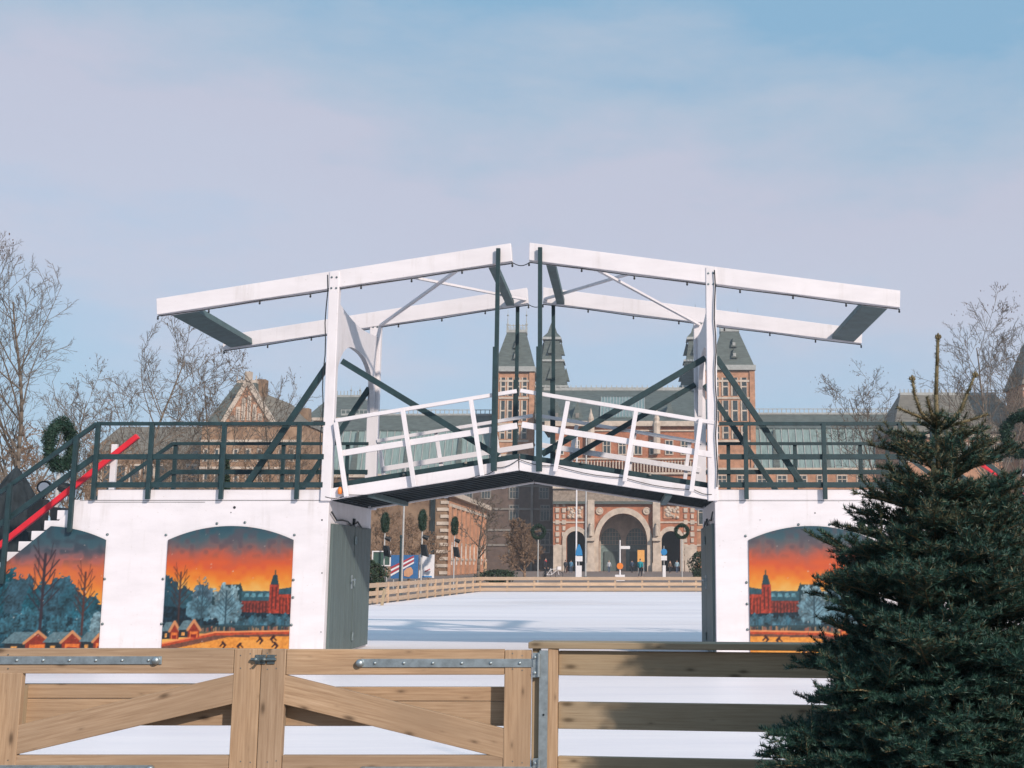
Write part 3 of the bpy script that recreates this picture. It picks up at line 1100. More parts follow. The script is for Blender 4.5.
gl = leaf_gate(116, 'wooden gate leaf carrying the small steel latch, hinged beyond the edge of the picture', (-16, 22, 672.6), (233, 260, 648.6), (-60, 648.3, 232.6, 673.3),
               ((12, 741), (240, 687.5)), (-50, 161, 656, 664, 158, 8), (-50, 156, 764.5, 772.5, 152, 8),
               [(10, 685.5, 240, 700.3), (10, 700.8, 240, 728)])
gr = leaf_gate(396, 'wooden gate leaf hung by a long strap hinge on the galvanised steel post', (260.6, 285, 649), (504.3, 531, 650), (285.4, 649.2, 504, 674.6),
               ((278, 687.5), (511, 745)), (360, 534, 658.5, 667, 361, 6), (364, 534, 766, 774, 364, 6),
               [(274, 688.8, 512, 703), (274, 703.5, 512, 728.5)])
# latch on the meeting stiles
lt = MB()
a, b = G(253, 659), G(278, 659)
lt.tube((a.x, YG - .035, a.z), (b.x, YG - .035, b.z), .009, .009, 10)
lt.box(a.x + .02, a.x + .075, YG - .027, YG - .0185, a.z - .024, a.z + .024)
lt.box(b.x - .05, b.x - .01, YG - .027, YG - .0185, a.z - .024, a.z + .024)
for dx in (.025, .07):
    lt.lathe([(0, -.02), (.012, -.016), (.014, .01)], (a.x + dx, YG - .03, a.z), 8, 'y')
lt.tube((a.x + .05, YG - .04, a.z), (a.x + .05, YG - .075, a.z - .01), .006, .008, 8)
lt.build('latch', DARKSTEEL, gl, bevel=.001)

fence = thing('plank_fence', 'plank fence with a flat cap rail, running from the gate behind the fir tree', 'fence', (G(545, 768).x, YG, -.03))
# the fence line turns a little towards the viewer
fd = Vector((math.cos(R(-6.5)), math.sin(R(-6.5)), 0))
fo = Vector((G(547, 700).x, YG + .03, 0))
def fplank(name, z0, z1, th, off, s0, s1, mat, bev=.004):
    n = Vector((-fd.y, fd.x, 0))
    p, q = fo + fd * s0 + n * off, fo + fd * s1 + n * off
    zc = (z0 + z1) / 2
    return MB().bar((p.x, p.y, zc), (q.x, q.y, zc), z1 - z0, th, tuple(n)).build(name, mat, fence, bevel=bev)
zc_ = [G(0, y).z for y in (641.8, 648.3, 650.3, 675.5, 702, 729, 756.5, 783)]
fplank('cap_rail', zc_[1], zc_[0], .15, .01, -.095, 3.6, WOODG)
fplank('fence_board', zc_[3], zc_[2] - .004, .035, .0, .062, 3.6, WOODG)
fplank('fence_board', zc_[5], zc_[4], .035, .0, .062, 3.6, WOODG)
fplank('fence_board', zc_[7], zc_[6], .035, .0, .062, 3.6, WOODG)
MB().box(G(547.8, 700).x, G(558, 700).x, YG - .03, YG + .06, -.02, zc_[1] - .001).build('fence_post', WOOD, fence, bevel=.004)
MB().box(G(531.8, 700).x, G(539.6, 700).x, YG + .0, YG + .07, -.02, zc_[1] - .001).build('fence_post', WOODG, fence, bevel=.004)
for k in (1.75, 2.9):
    p = fo + fd * k
    MB().box(p.x - .045, p.x + .045, p.y + .03, p.y + .12, -.02, zc_[1] - .001).build('fence_post', WOODG, fence, bevel=.004)
a, b = G(540, 650), G(547.4, 768)
sp = MB().box(a.x, b.x, YG - .034, YG - .028, -.02, a.z)
sp.box(a.x, a.x + .006, YG - .027, YG + .03, -.02, a.z - .001)
spo = sp.build('steel_post', STEEL, fence)
for y0 in (664.5, 770):
    hb = MB()
    p = G(536.5, y0)
    hb.box(p.x - .018, p.x + .02, YG - .03, YG - .022, p.z - .064, p.z + .064)
    hb.tube((p.x + .015, YG - .036, p.z - .06), (p.x + .015, YG - .036, p.z + .06), .011, .011, 10)
    for dz in (-.04, .04):
        hb.lathe([(0, -.01), (.008, -.008), (.009, 0)], (p.x - .006, YG - .031, p.z + dz), 8, 'y')
    hb.build('hinge_bracket', STEEL, spo)
h_ = G(544, 714)
MB().lathe([(0, -.004), (.006, -.004), (.006, .002)], (h_.x, YG - .034, h_.z), 8, 'y').build('bolt_hole', BLACK, spo)
# ------------------------------------------------------------------ fir tree in front
def tri_object(name, mats, verts, faces, mi, parent, smooth=False):
    me = bpy.data.meshes.new(name)
    me.vertices.add(len(verts))
    me.vertices.foreach_set('co', np.asarray(verts, np.float32).ravel())
    faces = np.asarray(faces, np.int32)
    k = faces.shape[1]
    me.loops.add(faces.size)
    me.loops.foreach_set('vertex_index', faces.ravel())
    me.polygons.add(len(faces))
    me.polygons.foreach_set('loop_start', np.arange(0, faces.size, k, dtype=np.int32))
    me.polygons.foreach_set('loop_total', np.full(len(faces), k, np.int32))
    for m in mats:
        me.materials.append(m)
    if mi is not None:
        me.polygons.foreach_set('material_index', np.asarray(mi, np.int32))
    me.update(calc_edges=True)
    me.validate()
    o = bpy.data.objects.new(name, me)
    COL.objects.link(o)
    if parent:
        o.parent = parent
    return o


def needle_mat(name, c0, c1, c2):
    m, nt, bs = new_mat(name)
    info = nt.nodes.new('ShaderNodeNewGeometry')
    c = ramp(nt, info.outputs['Random Per Island'], [(0.0, c0), (0.6, c1), (1.0, c2)])
    nt.links.new(c, bs.inputs['Base Color'])
    bs.inputs['Roughness'].default_value = 0.5
    bs.inputs['Specular IOR Level'].default_value = 0.35
    return m


NEEDLE = needle_mat('fir_needles', (0.011, 0.040, 0.032), (0.024, 0.072, 0.054), (0.060, 0.125, 0.088))
NEEDLE2 = needle_mat('young_fir_needles', (0.07, 0.078, 0.042), (0.105, 0.105, 0.058), (0.14, 0.13, 0.075))

YT = 5.05
tip = W(938, 337, YT)
crown_z = W(938, 428, YT).z
base = Vector((W(925, 700, YT).x, YT, -.32))
fir = thing('fir_tree', 'dense dark green fir tree with long bare top shoots, standing before the plank fence', 'tree', base)
rf = random.Random(21)
twigs = []      # (p0, p1, r, needle length, density, young)


def shoot(pts, r, nl, dens, young):
    for a, b in zip(pts[:-1], pts[1:]):
        twigs.append((a, b, r, nl, dens, young))


def rot(v, ax, ang):
    return Matrix.Rotation(ang, 3, ax) @ v


axis = lambda z: Vector((base.x + (tip.x - base.x) * (z - base.z) / (tip.z - base.z), YT, z))


def branch(z, az, L, rise0, rise1, young=0.0):
    """a fir bough: main stem with flat two-ranked side shoots"""
    p = axis(z)
    h = Vector((math.cos(az), math.sin(az), 0))
    n = max(5, int(L / .07))
    pts = [p]
    for k in range(n):
        t = (k + .5) / n
        e = rise0 + (rise1 - rise0) * t + rf.gauss(0, .05)
        hh = rot(h, 'Z', rf.gauss(0, .05))
        p = p + (hh * math.cos(e) + Vector((0, 0, math.sin(e)))) * (L / n)
        pts.append(p)
    # main stem
    for k in range(n):
        t = k / n
        twigs.append((pts[k], pts[k + 1], .011 * (1 - t) * (L + .2) + .0022, .024, (.25 if t < .3 else .9), young * t))
    for k in range(1, n + 1):
        t = k / n
        if t < .16:
            continue
        d = (pts[k] - pts[k - 1]).normalized()
        for sd in (-1, 1):
            if rf.random() < .08:
                continue
            l = L * (.52 * (1 - t) ** .8 + .12) * rf.uniform(.7, 1.15)
            l = min(l, .42)
            sdir = rot(d, 'Z', sd * R(rf.uniform(42, 60)))
            sdir.z += rf.uniform(-.22, .34)
            sdir.normalize()
            q = pts[k].copy()
            m = max(2, int(l / .055))
            sp = [q]
            for j in range(m):
                sdir = (sdir + Vector((rf.gauss(0, .05), rf.gauss(0, .05), rf.gauss(.012, .05))) + d * .05).normalized()
                q = q + sdir * (l / m)
                sp.append(q)
            shoot(sp, .0022, .026, 1.0, young * (.5 + .5 * t) if rf.random() < .7 else 0)
            if l > .13:
                for j in range(1, m):
                    for s2 in (-1, 1):
                        if rf.random() < .25:
                            continue
                        l2 = l * .42 * (1 - j / m) + .045
                        d2 = rot(sdir, 'Z', s2 * R(rf.uniform(38, 58)))
                        d2.z += rf.uniform(-.3, .45)
                        d2.normalize()
                        mid = sp[j] + d2 * l2 * .5
                        end = mid + (d2 + Vector((0, 0, rf.uniform(-.05, .12)))).normalized() * l2 * .5
                        shoot([sp[j], mid, end], .0018, .025, 1.0, young * .8 if rf.random() < .5 else 0)
    # small upright shoots on the upper side keep the bough from being flat
    for k in range(2, n, 2):
        if rf.random() < .9:
            d2 = (Vector((rf.gauss(0, .4), rf.gauss(0, .4), 1)) + h * .6).normalized()
            shoot([pts[k], pts[k] + d2 * rf.uniform(.06, .15)], .0018, .022, 1.0, young)


z = W(0, 452, YT).z
# half width of the crown, measured on the photograph, against height
prof = [(W(0, y, YT).z, w / 228) for y, w in ((432, 26), (460, 46), (500, 66), (540, 75), (600, 98), (650, 116), (700, 122), (750, 142), (820, 150), (900, 150))]
prof = prof[::-1]
width = lambda zz: float(np.interp(zz, [p[0] for p in prof], [p[1] for p in prof]))
k = 0
while z > -.18:
    t = (crown_z - z) / (crown_z + .2)
    nb = 6 if t < .16 else 8 if t < .32 else 11 if t < .5 else 12
    a0 = rf.uniform(0, 6.28)
    for i in range(nb):
        az = a0 + 6.283 * i / nb + rf.gauss(0, .16)
        Lh = width(z - .05) * rf.uniform(.76, 1.14) * (1 + .28 * max(0, math.cos(az)))
        r0, r1 = (R(30), R(14)) if t < .16 else (R(24), R(12)) if t < .45 else (R(12), R(2))
        branch(z + rf.gauss(0, .04), az, Lh / math.cos((r0 + r1) / 2), r0, r1, max(0, .85 - t * 1.9) + (.12 if rf.random() < .3 else 0))
    z -= .085 + .015 * t
    k += 1
# scattered boughs that break the outline
for _ in range(30):
    zz = rf.uniform(.15, crown_z - .35)
    branch(zz, rf.uniform(0, 6.28), width(zz) * rf.uniform(.82, 1.12), R(16), R(22), .3)
# the long boughs the photograph shows on the mural side
for py, L in ((600, .50), (556, .54), (655, .52), (748, .66), (700, .46)):
    branch(W(0, py + 14, YT).z, R(180 + rf.uniform(-24, 8)), L, R(8), R(22) if py < 650 else R(4), .15)

# bare leader and the upturned top whorl
lead_pts = [W(939, 520, YT), W(938.5, 470, YT), W(937, 425, YT), W(936, 395, YT), W(937, 366, YT), tip]
top = []
def stem(pts, r0, r1, dens=.8):
    n = len(pts) - 1
    for k in range(n):
        top.append((pts[k], pts[k + 1], r0 + (r1 - r0) * k / n, r0 + (r1 - r0) * (k + 1) / n))
        twigs.append((pts[k], pts[k + 1], 0, .019, dens * 1.7, 1.0))
stem(lead_pts, .013, .0065, .75)
for pl_ in ([(938, 424, 0), (928, 420, -.02), (920, 411, -.05), (915, 396, -.06), (912, 379, -.06)], [(938, 424, 0), (950, 420, .03), (960, 411, .05), (967, 394, .06), (975, 375, .06)],
            [(938, 428, 0), (925, 419, -.12), (910, 413, -.16), (897, 407, -.18)], [(938, 428, 0), (950, 421, .16), (958, 414, .24), (964, 404, .3)],
            [(938, 428, 0), (934, 420, -.14), (930, 410, -.24), (927, 397, -.3)], [(938, 430, 0), (955, 424, -.08), (970, 420, -.1), (988, 414, -.1)]):
    stem([W(x, y, YT + dy) for x, y, dy in pl_], .0085, .0048, .8)
bud = MB()
for p in (tip, W(912, 379, YT - .06), W(975, 375, YT + .06)):
    for dx, dz in ((0, .008), (.009, 0), (-.009, 0), (.004, -.006)):
        bud.lathe([(0, -.009), (.006, -.003), (.0055, .005), (0, .012)], p + Vector((dx, -.004, dz)), 6)
bud.build('buds', FIRBARK, fir)
tr = MB()
zz = [base.z + (W(938, 500, YT).z - base.z) * k / 10 for k in range(11)]
for a, b in zip(zz[:-1], zz[1:]):
    f = lambda q: .05 - .036 * (q - base.z) / (tip.z - base.z)
    tr.tube(axis(a), axis(b), f(a), f(b), 10)
for a, b, r0, r1 in top:
    tr.tube(a, b, r0, r1, 8)
tr.build('trunk', FIRBARK, fir, smooth=True)
bm_ = MB()
for a, b, r, *_ in twigs:
    if r > 0:
        bm_.tube(a, b, r, r * .85, 4, False)
bm_.build('boughs', FIRBARK, fir)

P0 = np.array([t[0] for t in twigs]); P1 = np.array([t[1] for t in twigs])
NL = np.array([t[3] for t in twigs]); DE = np.array([t[4] for t in twigs]); YG_ = np.array([t[5] for t in twigs])
Ls = np.linalg.norm(P1 - P0, axis=1)
cnt = np.maximum(1, (Ls * 1000 * DE).astype(int))
idx = np.repeat(np.arange(len(twigs)), cnt)
N = len(idx)
tt = RNG.random(N)[:, None]
pos_ = P0[idx] + (P1[idx] - P0[idx]) * tt
d = ((P1 - P0) / Ls[:, None])[idx]
ref = np.where(np.abs(d[:, 2:3]) > .85, np.array([[1., 0, 0]]), np.array([[0, 0, 1.]]))
side = np.cross(d, ref); side /= np.linalg.norm(side, axis=1)[:, None]
upv = np.cross(side, d)
# needles spread all round with fewer below, like a brush combed upward
ang = RNG.uniform(-.45, math.pi + .45, N)
bare = (np.repeat(DE, cnt) > 1.1) | (np.repeat(DE, cnt) < .5)
ang = np.where(bare, RNG.uniform(0, 6.283, N), ang)[:, None]
rad_ = side * np.cos(ang) + upv * np.sin(ang)
fw = RNG.uniform(.35, .9, N)[:, None]
nd = rad_ + d * fw + RNG.normal(0, .12, (N, 3))
nd /= np.linalg.norm(nd, axis=1)[:, None]
ln = (NL[idx] * RNG.uniform(.75, 1.2, N))[:, None]
e = pos_ + nd * ln
wv = np.cross(nd, RNG.normal(0, 1, (N, 3))); wv /= np.linalg.norm(wv, axis=1)[:, None]
wd_ = .0021
V = np.empty((N * 3, 3)); V[0::3] = pos_ + wv * wd_; V[1::3] = pos_ - wv * wd_; V[2::3] = e
fc = np.arange(N * 3).reshape(-1, 3)
mi = (RNG.random(N) < YG_[idx]).astype(int)
o = tri_object('needles', [NEEDLE, NEEDLE2], V - np.array(base), fc, mi, fir)
print('fir needles', N, 'twigs', len(twigs))

# ------------------------------------------------------------------ bare trees
def bare_tree(name, loc, height, r0, label, spread=.5, seed=1, tilt=0.0, clear=.18, levels=4, dens=1.0, mat=None, cat='tree', group=None, seeds=26, upright=.5, tw=.012):
    rr = random.Random(seed)
    t = thing(name, label, cat, loc, group)
    tk, br = MB(), MB()
    tips = []

    def limb(p, dirn, L, r, lev, mb):
        n = max(3, int(L / .45)) if lev < 2 else 3 if lev < 4 else 2
        pts = [p]
        dd = dirn.copy()
        for k in range(n):
            jit = .03 if lev == 0 else .07
            dd = (dd + Vector((rr.gauss(0, jit), rr.gauss(0, jit), rr.gauss(0, jit) + (.03 if lev == 0 else upright * .16)))).normalized()
            p = p + dd * (L / n)
            pts.append(p)
        for k in range(n):
            ra, rb = r * (1 - .8 * k / n), r * (1 - .8 * (k + 1) / n)
            mb.tube(pts[k], pts[k + 1], max(ra, tw * (1 if lev < 3 else .62)), max(rb, tw * (1 if lev < 3 else .62)), 7 if lev == 0 else 4 if lev < 3 else 3, lev == 0)
        if lev >= levels:
            tips.append(pts[-1])
            return
        nc = int((18 if lev == 0 else 7 if lev == 1 else 5) * dens)
        for k in range(nc):
            f = (clear + (1 - clear) * (k + rr.random()) / nc) if lev == 0 else .2 + .8 * (k + rr.random()) / nc
            f = min(f, .985)
            i_ = int(f * n)
            q = pts[i_].lerp(pts[i_ + 1], f * n - i_)
            base_d = (pts[i_ + 1] - pts[i_]).normalized()
            ax = base_d.orthogonal().normalized()
            ax.rotate(Matrix.Rotation(rr.uniform(0, 6.283), 3, base_d))
            ang_ = R(rr.uniform(28, 54)) * (.6 + spread)
            cd_ = (Matrix.Rotation(ang_, 3, ax) @ base_d)
            Lc = L * (.60 * (1 - f * .62)) * rr.uniform(.65, 1.15) if lev == 0 else L * .55 * (1.1 - f * .5) * rr.uniform(.6, 1.1)
            limb(q, cd_, Lc, max(r * (1 - .8 * f) * .55, tw), lev + 1, br)
    limb(Vector((0, 0, 0)) + Vector(loc), Vector((tilt, 0, 1)).normalized(), height, r0, 0, tk)
    zm = max(v[2] for v in br.v + tk.v)
    kz = height / (zm - loc[2])
    fit = lambda v: (loc[0] + (v[0] - loc[0]) * kz, loc[1] + (v[1] - loc[1]) * kz, loc[2] + (v[2] - loc[2]) * kz)
    tk.v, br.v = [fit(v) for v in tk.v], [fit(v) for v in br.v]
    tips = [Vector(fit(q)) for q in tips]
    tk.build('trunk', mat or BARK, t, smooth=True)
    br.build('crown', mat or BARK, t)
    if seeds:
        sd = MB()
        tips.sort(key=lambda q: -q.z)
        for q in rr.sample(tips[:max(seeds * 3, 10)], min(seeds, len(tips[:seeds * 3]))):
            for _ in range(rr.randint(1, 2)):
                c = q + Vector((rr.gauss(0, .04), rr.gauss(0, .04), -abs(rr.gauss(0, .08))))
                s_ = rr.uniform(.018, .036)
                c = q + Vector((rr.gauss(0, .25), rr.gauss(0, .25), -abs(rr.gauss(0, .3))))
                sd.hull([c + Vector((-s_ * .4, 0, -s_)), c + Vector((s_ * .4, .01, -s_)), c + Vector((.0, s_ * .4, -s_))],
                        [c + Vector((-s_ * .5, 0, s_)), c + Vector((s_ * .5, .01, s_)), c + Vector((0, s_ * .5, s_))])
        sd.build('dry_leaves', DRYLEAF, t)
    return t


def at_ground(px, Y):
    x = W(px, 470, Y).x
    return (x, Y, -.03)


ht = lambda py, Y: W(0, py, Y).z + .03
TG = 'bare winter trees round the rink'
bare_tree('bare_tree', at_ground(7, 34), ht(232, 34), .13, 'tallest bare tree with a straight pale trunk, at the picture edge above the stairs', .40, 3, .02, .24, 4, 1.15, group=TG, tw=.008)
bare_tree('bare_tree', at_ground(139, 46), ht(300, 46), .13, 'bare forked tree standing behind the sloping end of the stair railing', .5, 12, -.03, .2, 4, 1.1, group=TG, tw=.010)
bare_tree('bare_tree', at_ground(212, 60), ht(345, 60), .13, 'bare tree in front of the steep roofed gable', .5, 23, -.02, .2, 4, 1.0, group=TG, tw=.013)
bare_tree('bare_tree', at_ground(281, 58), ht(352, 58), .13, 'bare slender tree between the gable and the white portal post', .4, 34, .0, .2, 4, .9, group=TG, tw=.013)
bare_tree('bare_tree', at_ground(68, 52), ht(345, 52), .12, 'bare tree seen behind the large hanging wreath', .55, 45, .0, .15, 4, 1.0, group=TG, tw=.012)
bare_tree('bare_tree', at_ground(990, 44), ht(283, 44), .13, 'bare tall tree with withered leaves rising beside the fir tip', .45, 57, -.02, .3, 4, 1.1, group=TG, seeds=60, tw=.010)
bare_tree('bare_tree', at_ground(1021, 52), ht(318, 52), .12, 'bare slim tree before the steep corner tower at the picture edge', .45, 61, -.02, .25, 4, 1.1, group=TG, tw=.011)
bare_tree('bare_tree', at_ground(893, 62), ht(362, 62), .11, 'bare small tree in front of the grey slate roof beyond the railing', .55, 68, .0, .3, 4, 1.0, group=TG, seeds=45, tw=.012)
bare_tree('bare_tree', at_ground(480, 78), ht(494, 78), .13, 'bare dark tree with forked trunk before the sunlit brick side wall', .6, 79, .0, .3, 4, .8, group=TG, seeds=0, tw=.02)
bare_tree('bare_tree', at_ground(526, 112), ht(517, 112), .16, 'broad russet twiggy tree before the shaded museum wall', .6, 90, .0, .05, 4, 1.6, mat=BARKW, group=TG, seeds=0, tw=.022)
for j, (px, top_, sd_) in enumerate(((385, 505, 101), (412, 512, 113), (432, 530, 125))):
    bare_tree('bare_tree', at_ground(px, 82 + j * 4), ht(top_, 82 + j * 4), .14, ['bare twiggy tree before the brown brick front, nearest the grey doors', 'bare twiggy tree before the brown brick front, above the striped billboard',
              'low bare twiggy tree before the brown brick front, beside its pale corner quoins'][j], .75, sd_, .0, .08, 4, 1.1, mat=BARKW, group=TG, seeds=0, tw=.02)
for j, (px, top_, sd_) in enumerate(((15, 420, 131), (105, 432, 142), (170, 440, 153), (250, 446, 164), (312, 440, 175))):
    bare_tree('bare_shrub', at_ground(px, 38 + j * 6), ht(top_, 38 + j * 6), .07, ['tangled bare shrub beside the black parasol', 'tangled bare shrub behind the red stair rail', 'tangled bare shrub just left of the dark conifer, behind the railing',
              'tangled bare shrub just right of the dark conifer, behind the railing', 'tangled bare shrub behind the railing beside the white portal post'][j], .8, sd_, .0, .05, 4, 1.1, mat=BARKW, cat='shrub', group='bare shrubs behind the stairs', seeds=0, tw=.014)
bare_tree('bare_shrub', at_ground(1030, 36), ht(470, 36), .07, 'tangled bare shrub under the red rail beyond the fir tree', .8, 186, .0, .05, 4, 1.2, mat=BARKW, cat='shrub', group='bare shrubs behind the stairs', seeds=0, tw=.014)

# leafy clumps
def leafy(name, loc, rx, ry, hh, n, size, label, cat, mat, cone=False, group=None):
    t = thing(name, label, cat, loc, group)
    r = np.random.default_rng(int(abs(loc[0] * 100)) + n)
    a = r.uniform(0, 6.283, n)
    zz = r.random(n) ** (1.4 if cone else 1.0)
    lump = 1 + .25 * np.sin(a * 3 + zz * 9) + .12 * np.sin(a * 7 - zz * 17)
    prof_ = (1 - zz) * .95 + .05 if cone else np.sqrt(np.clip(1 - (2 * zz - 1) ** 2, .08, 1))
    rad2 = np.sqrt(r.uniform(.25, 1, n)) * prof_ * lump
    c = np.stack([np.cos(a) * rad2 * rx, np.sin(a) * rad2 * ry, zz * hh + .05], 1)
    A_ = r.normal(0, 1, (n, 3)); A_ /= np.linalg.norm(A_, axis=1)[:, None]
    B_ = np.cross(A_, r.normal(0, 1, (n, 3))); B_ /= np.linalg.norm(B_, axis=1)[:, None]
    s_ = (size * r.uniform(.6, 1.4, n))[:, None]
    V_ = np.empty((n * 3, 3)); V_[0::3] = c - A_ * s_; V_[1::3] = c + A_ * s_ + B_ * s_ * .4; V_[2::3] = c + B_ * s_
    tri_object('foliage', [mat], V_, np.arange(n * 3).reshape(-1, 3), None, t)
    st = MB().tube((loc[0], loc[1], loc[2]), (loc[0], loc[1], loc[2] + hh * .8), .03 * hh, .012 * hh, 7)
    st.build('stem', BARK, t)
    return t


leafy('conifer', at_ground(226, 26), .35, .35, ht(458, 26), 2600, .06, 'small dark green conifer seen through the abutment railing', 'conifer', HEDGE, True)
leafy('clipped_bush', at_ground(371, 46), .75, .8, 1.35, 2500, .08, 'dark round bush behind the end of the rink fence', 'bush', HEDGE)
leafy('clipped_bush', at_ground(499, 80), 1.3, .8, .8, 1500, .10, 'dark hedge clump behind the rink fence under the russet tree', 'bush', HEDGE)
leafy('clipped_bush', at_ground(699, 96), .9, .8, 2.2, 1800, .11, 'dark green bush next to the museum gate, partly behind the abutment', 'bush', HEDGE)
# ------------------------------------------------------------------ rink fence
fpts = [(-8.25, 36.7), (-8.0, 40.5), (-7.75, 45), (-7.35, 50), (fr.x, 54)]
fpts += [(fr.x + 1.25 * k, 54 + .02 * k) for k in range(1, 13)]
fpts = [Vector((x, y, 0)) for x, y in fpts]
dense = []
for a, b in zip(fpts[:-1], fpts[1:]):
    n = max(1, round((b - a).length / 1.3))
    dense += [a.lerp(b, k / n) for k in range(n)]
dense.append(fpts[-1])
rf_ = thing('rink_fence', 'long pale timber fence of three rails along the far side of the ice', 'fence', (fr.x, 54, 0))
for zc in (.11, .345, .60):
    m = MB()
    for a, b in zip(dense[:-1], dense[1:]):
        m.bar((a.x, a.y, zc), (b.x, b.y, zc), .145, .03)
    m.build('rail', WOODF, rf_)
for p in dense[::1]:
    MB().bar((p.x, p.y + .06, -.02), (p.x, p.y + .06, .68), .09, .07).build('post', WOODF, rf_)
for x, y in ((-8.28, 36.5), (-7.7, 36.6)):
    MB().bar((x, y, -.02), (x + .02, y + .25, .5), .09, .06).build('prop', WOODG, rf_)

# ------------------------------------------------------------------ wreath poles
def wreath_pole():
    t = thing('wreath_pole', '-', 'wreath pole', (0, 0, 0), 'wreaths on poles round the rink')
    MB().tube((0, 0, -.5), (0, 0, 2.72), .04, .035, 10).build('pole', POLE, t)
    r = np.random.default_rng(4)
    n = 5200
    a = r.uniform(0, 6.283, n); b = r.uniform(0, 6.283, n)
    rr = .115 * np.sqrt(r.uniform(.2, 1, n)) * (1 + .2 * np.sin(a * 5) + .1 * np.sin(a * 13))
    rad = .37 + rr * np.cos(b)
    c = np.stack([rad * np.cos(a), rr * np.sin(b), 3.2 + rad * np.sin(a)], 1)
    A_ = r.normal(0, 1, (n, 3)); A_ /= np.linalg.norm(A_, axis=1)[:, None]
    B_ = np.cross(A_, r.normal(0, 1, (n, 3))); B_ /= np.linalg.norm(B_, axis=1)[:, None]
    V_ = np.empty((n * 3, 3)); V_[0::3] = c - B_ * .009; V_[1::3] = c + B_ * .009; V_[2::3] = c + A_ * .06
    w = tri_object('wreath', [WREATH], V_, np.arange(n * 3).reshape(-1, 3), None, t)
    ring = MB()
    for k in range(24):
        p, q = 6.2832 * k / 24, 6.2832 * (k + 1) / 24
        ring.tube((.37 * math.cos(p), 0, 3.2 + .37 * math.sin(p)), (.37 * math.cos(q), 0, 3.2 + .37 * math.sin(q)), .075, .075, 8, False)
    ring.build('hoop', WREATH, w)
    s = MB()
    s.tube((.02, -.02, 2.50), (.09, -.26, 2.40), .085, .11, 14)
    s.tube((0, 0, 2.42), (.02, -.04, 2.5), .02, .02, 6)
    sp = s.build('spotlight', BLACK, t)
    MB().tube((.0885, -.258, 2.401), (.091, -.268, 2.399), .09, .09, 14).build('lens', SIGNWHITE, sp)
    b_ = MB()
    b_.hull([(-.16, -.30, 1.58), (.16, -.30, 1.58), (.13, -.02, 1.66), (-.13, -.02, 1.66)], [(-.16, -.18, 2.12), (.16, -.18, 2.12), (.13, .04, 2.14), (-.13, .04, 2.14)])
    b_.build('speaker', BLACK, t)
    MB().bar((0, 0, 1.7), (0, -.1, 1.9), .05, .05).build('bracket', DARKSTEEL, t)
    return t


def pole_at(px, Y):
    return (W(px, 560, Y).x, Y, 0)


w0 = wreath_pole()
w0.location = pole_at(52, 19.8)
w0.location.z = .12
w0.rotation_euler = (0, 0, R(88))
w0['label'] = 'wreath pole with the largest wreath, behind the stairs at the sloping railing'
for px, Y, rz, lb in ((384, 55, 86, 'wreath pole nearest the grey doors, its wreath touching the bridge deck'), (421.5, 52, 86, 'wreath pole above the white billboard, second from the grey doors'),
                      (454, 60, 84, 'wreath pole before the sunlit brick side wall'), (538, 71, 8, 'wreath pole before the russet tree, its round wreath seen face on'),
                      (682, 70, -8, 'wreath pole before the side archway of the museum'), (1031, 22, -34, 'wreath pole cut by the picture edge beside the fir tree')):
    dup(w0, pole_at(px, Y), lb, R(rz))
[o for o in COL.objects if o.get('label', '').startswith('wreath pole cut by')][0].location.z = .55
far = [o for o in COL.objects if o.get('category') == 'wreath pole' and 65 < o.location.y]
for o in far:                       # these two carry a wreath only
    for ch in list(o.children):
        if ch.name.split('.')[0] in ('spotlight', 'speaker', 'bracket'):
            for g_ in list(ch.children):
                bpy.data.objects.remove(g_)
            bpy.data.objects.remove(ch)

# ------------------------------------------------------------------ closed parasol
p = W(9, 560, 23)
t = thing('closed_parasol', 'black closed parasol with hanging folds behind the stairs', 'parasol', (p.x, 23, -.03))
ztip = W(11, 467, 23).z
prof = [(.0, ztip), (.06, ztip - .04), (.20, ztip - .25), (.37, ztip - .62), (.47, ztip - 1.0), (.47, ztip - 1.5), (.36, ztip - 1.9)]
vs, fs = [], []
NS = 64
for k in range(NS):
    a = 6.2832 * k / NS
    for j, (r_, z_) in enumerate(prof):
        f_ = 1 + .24 * abs(math.cos(a * 5)) * min(1, j / 3) - .1
        vs.append((p.x + r_ * f_ * math.cos(a), 23 + r_ * f_ * math.sin(a), z_))
m_ = len(prof)
for k in range(NS):
    for j in range(m_ - 1):
        a, b = k * m_ + j, ((k + 1) % NS) * m_ + j
        fs.append((a, a + 1, b + 1, b))
mm = MB(); mm._add(vs, fs)
mm.build('canopy', CANVAS, t, smooth=True)
MB().tube((p.x, 23, -.03), (p.x, 23, ztip + .03), .03, .02, 10).build('pole', BLACK, t)
MB().lathe([(0, -.03), (.3, -.03), (.3, .06), (.05, .09), (0, .09)], (p.x, 23, 0), 16).build('base', DARKSTEEL, t)

# ------------------------------------------------------------------ billboards, signs, poles
def panel_thing(name, label, cat, px0, py0, px1, py1, Y, mat):
    a, b = W(px0, py1, Y), W(px1, py0, Y)
    t = thing(name, label, cat, ((a.x + b.x) / 2, Y, -.03))
    MB().box(a.x, b.x, Y, Y + .06, a.z, b.z).build('panel', mat, t)
    for x in (a.x + .15, b.x - .15):
        MB().bar((x, Y + .09, -.03), (x, Y + .09, b.z - .05), .05, .05).build('leg', POLE, t)
    return t, a, b


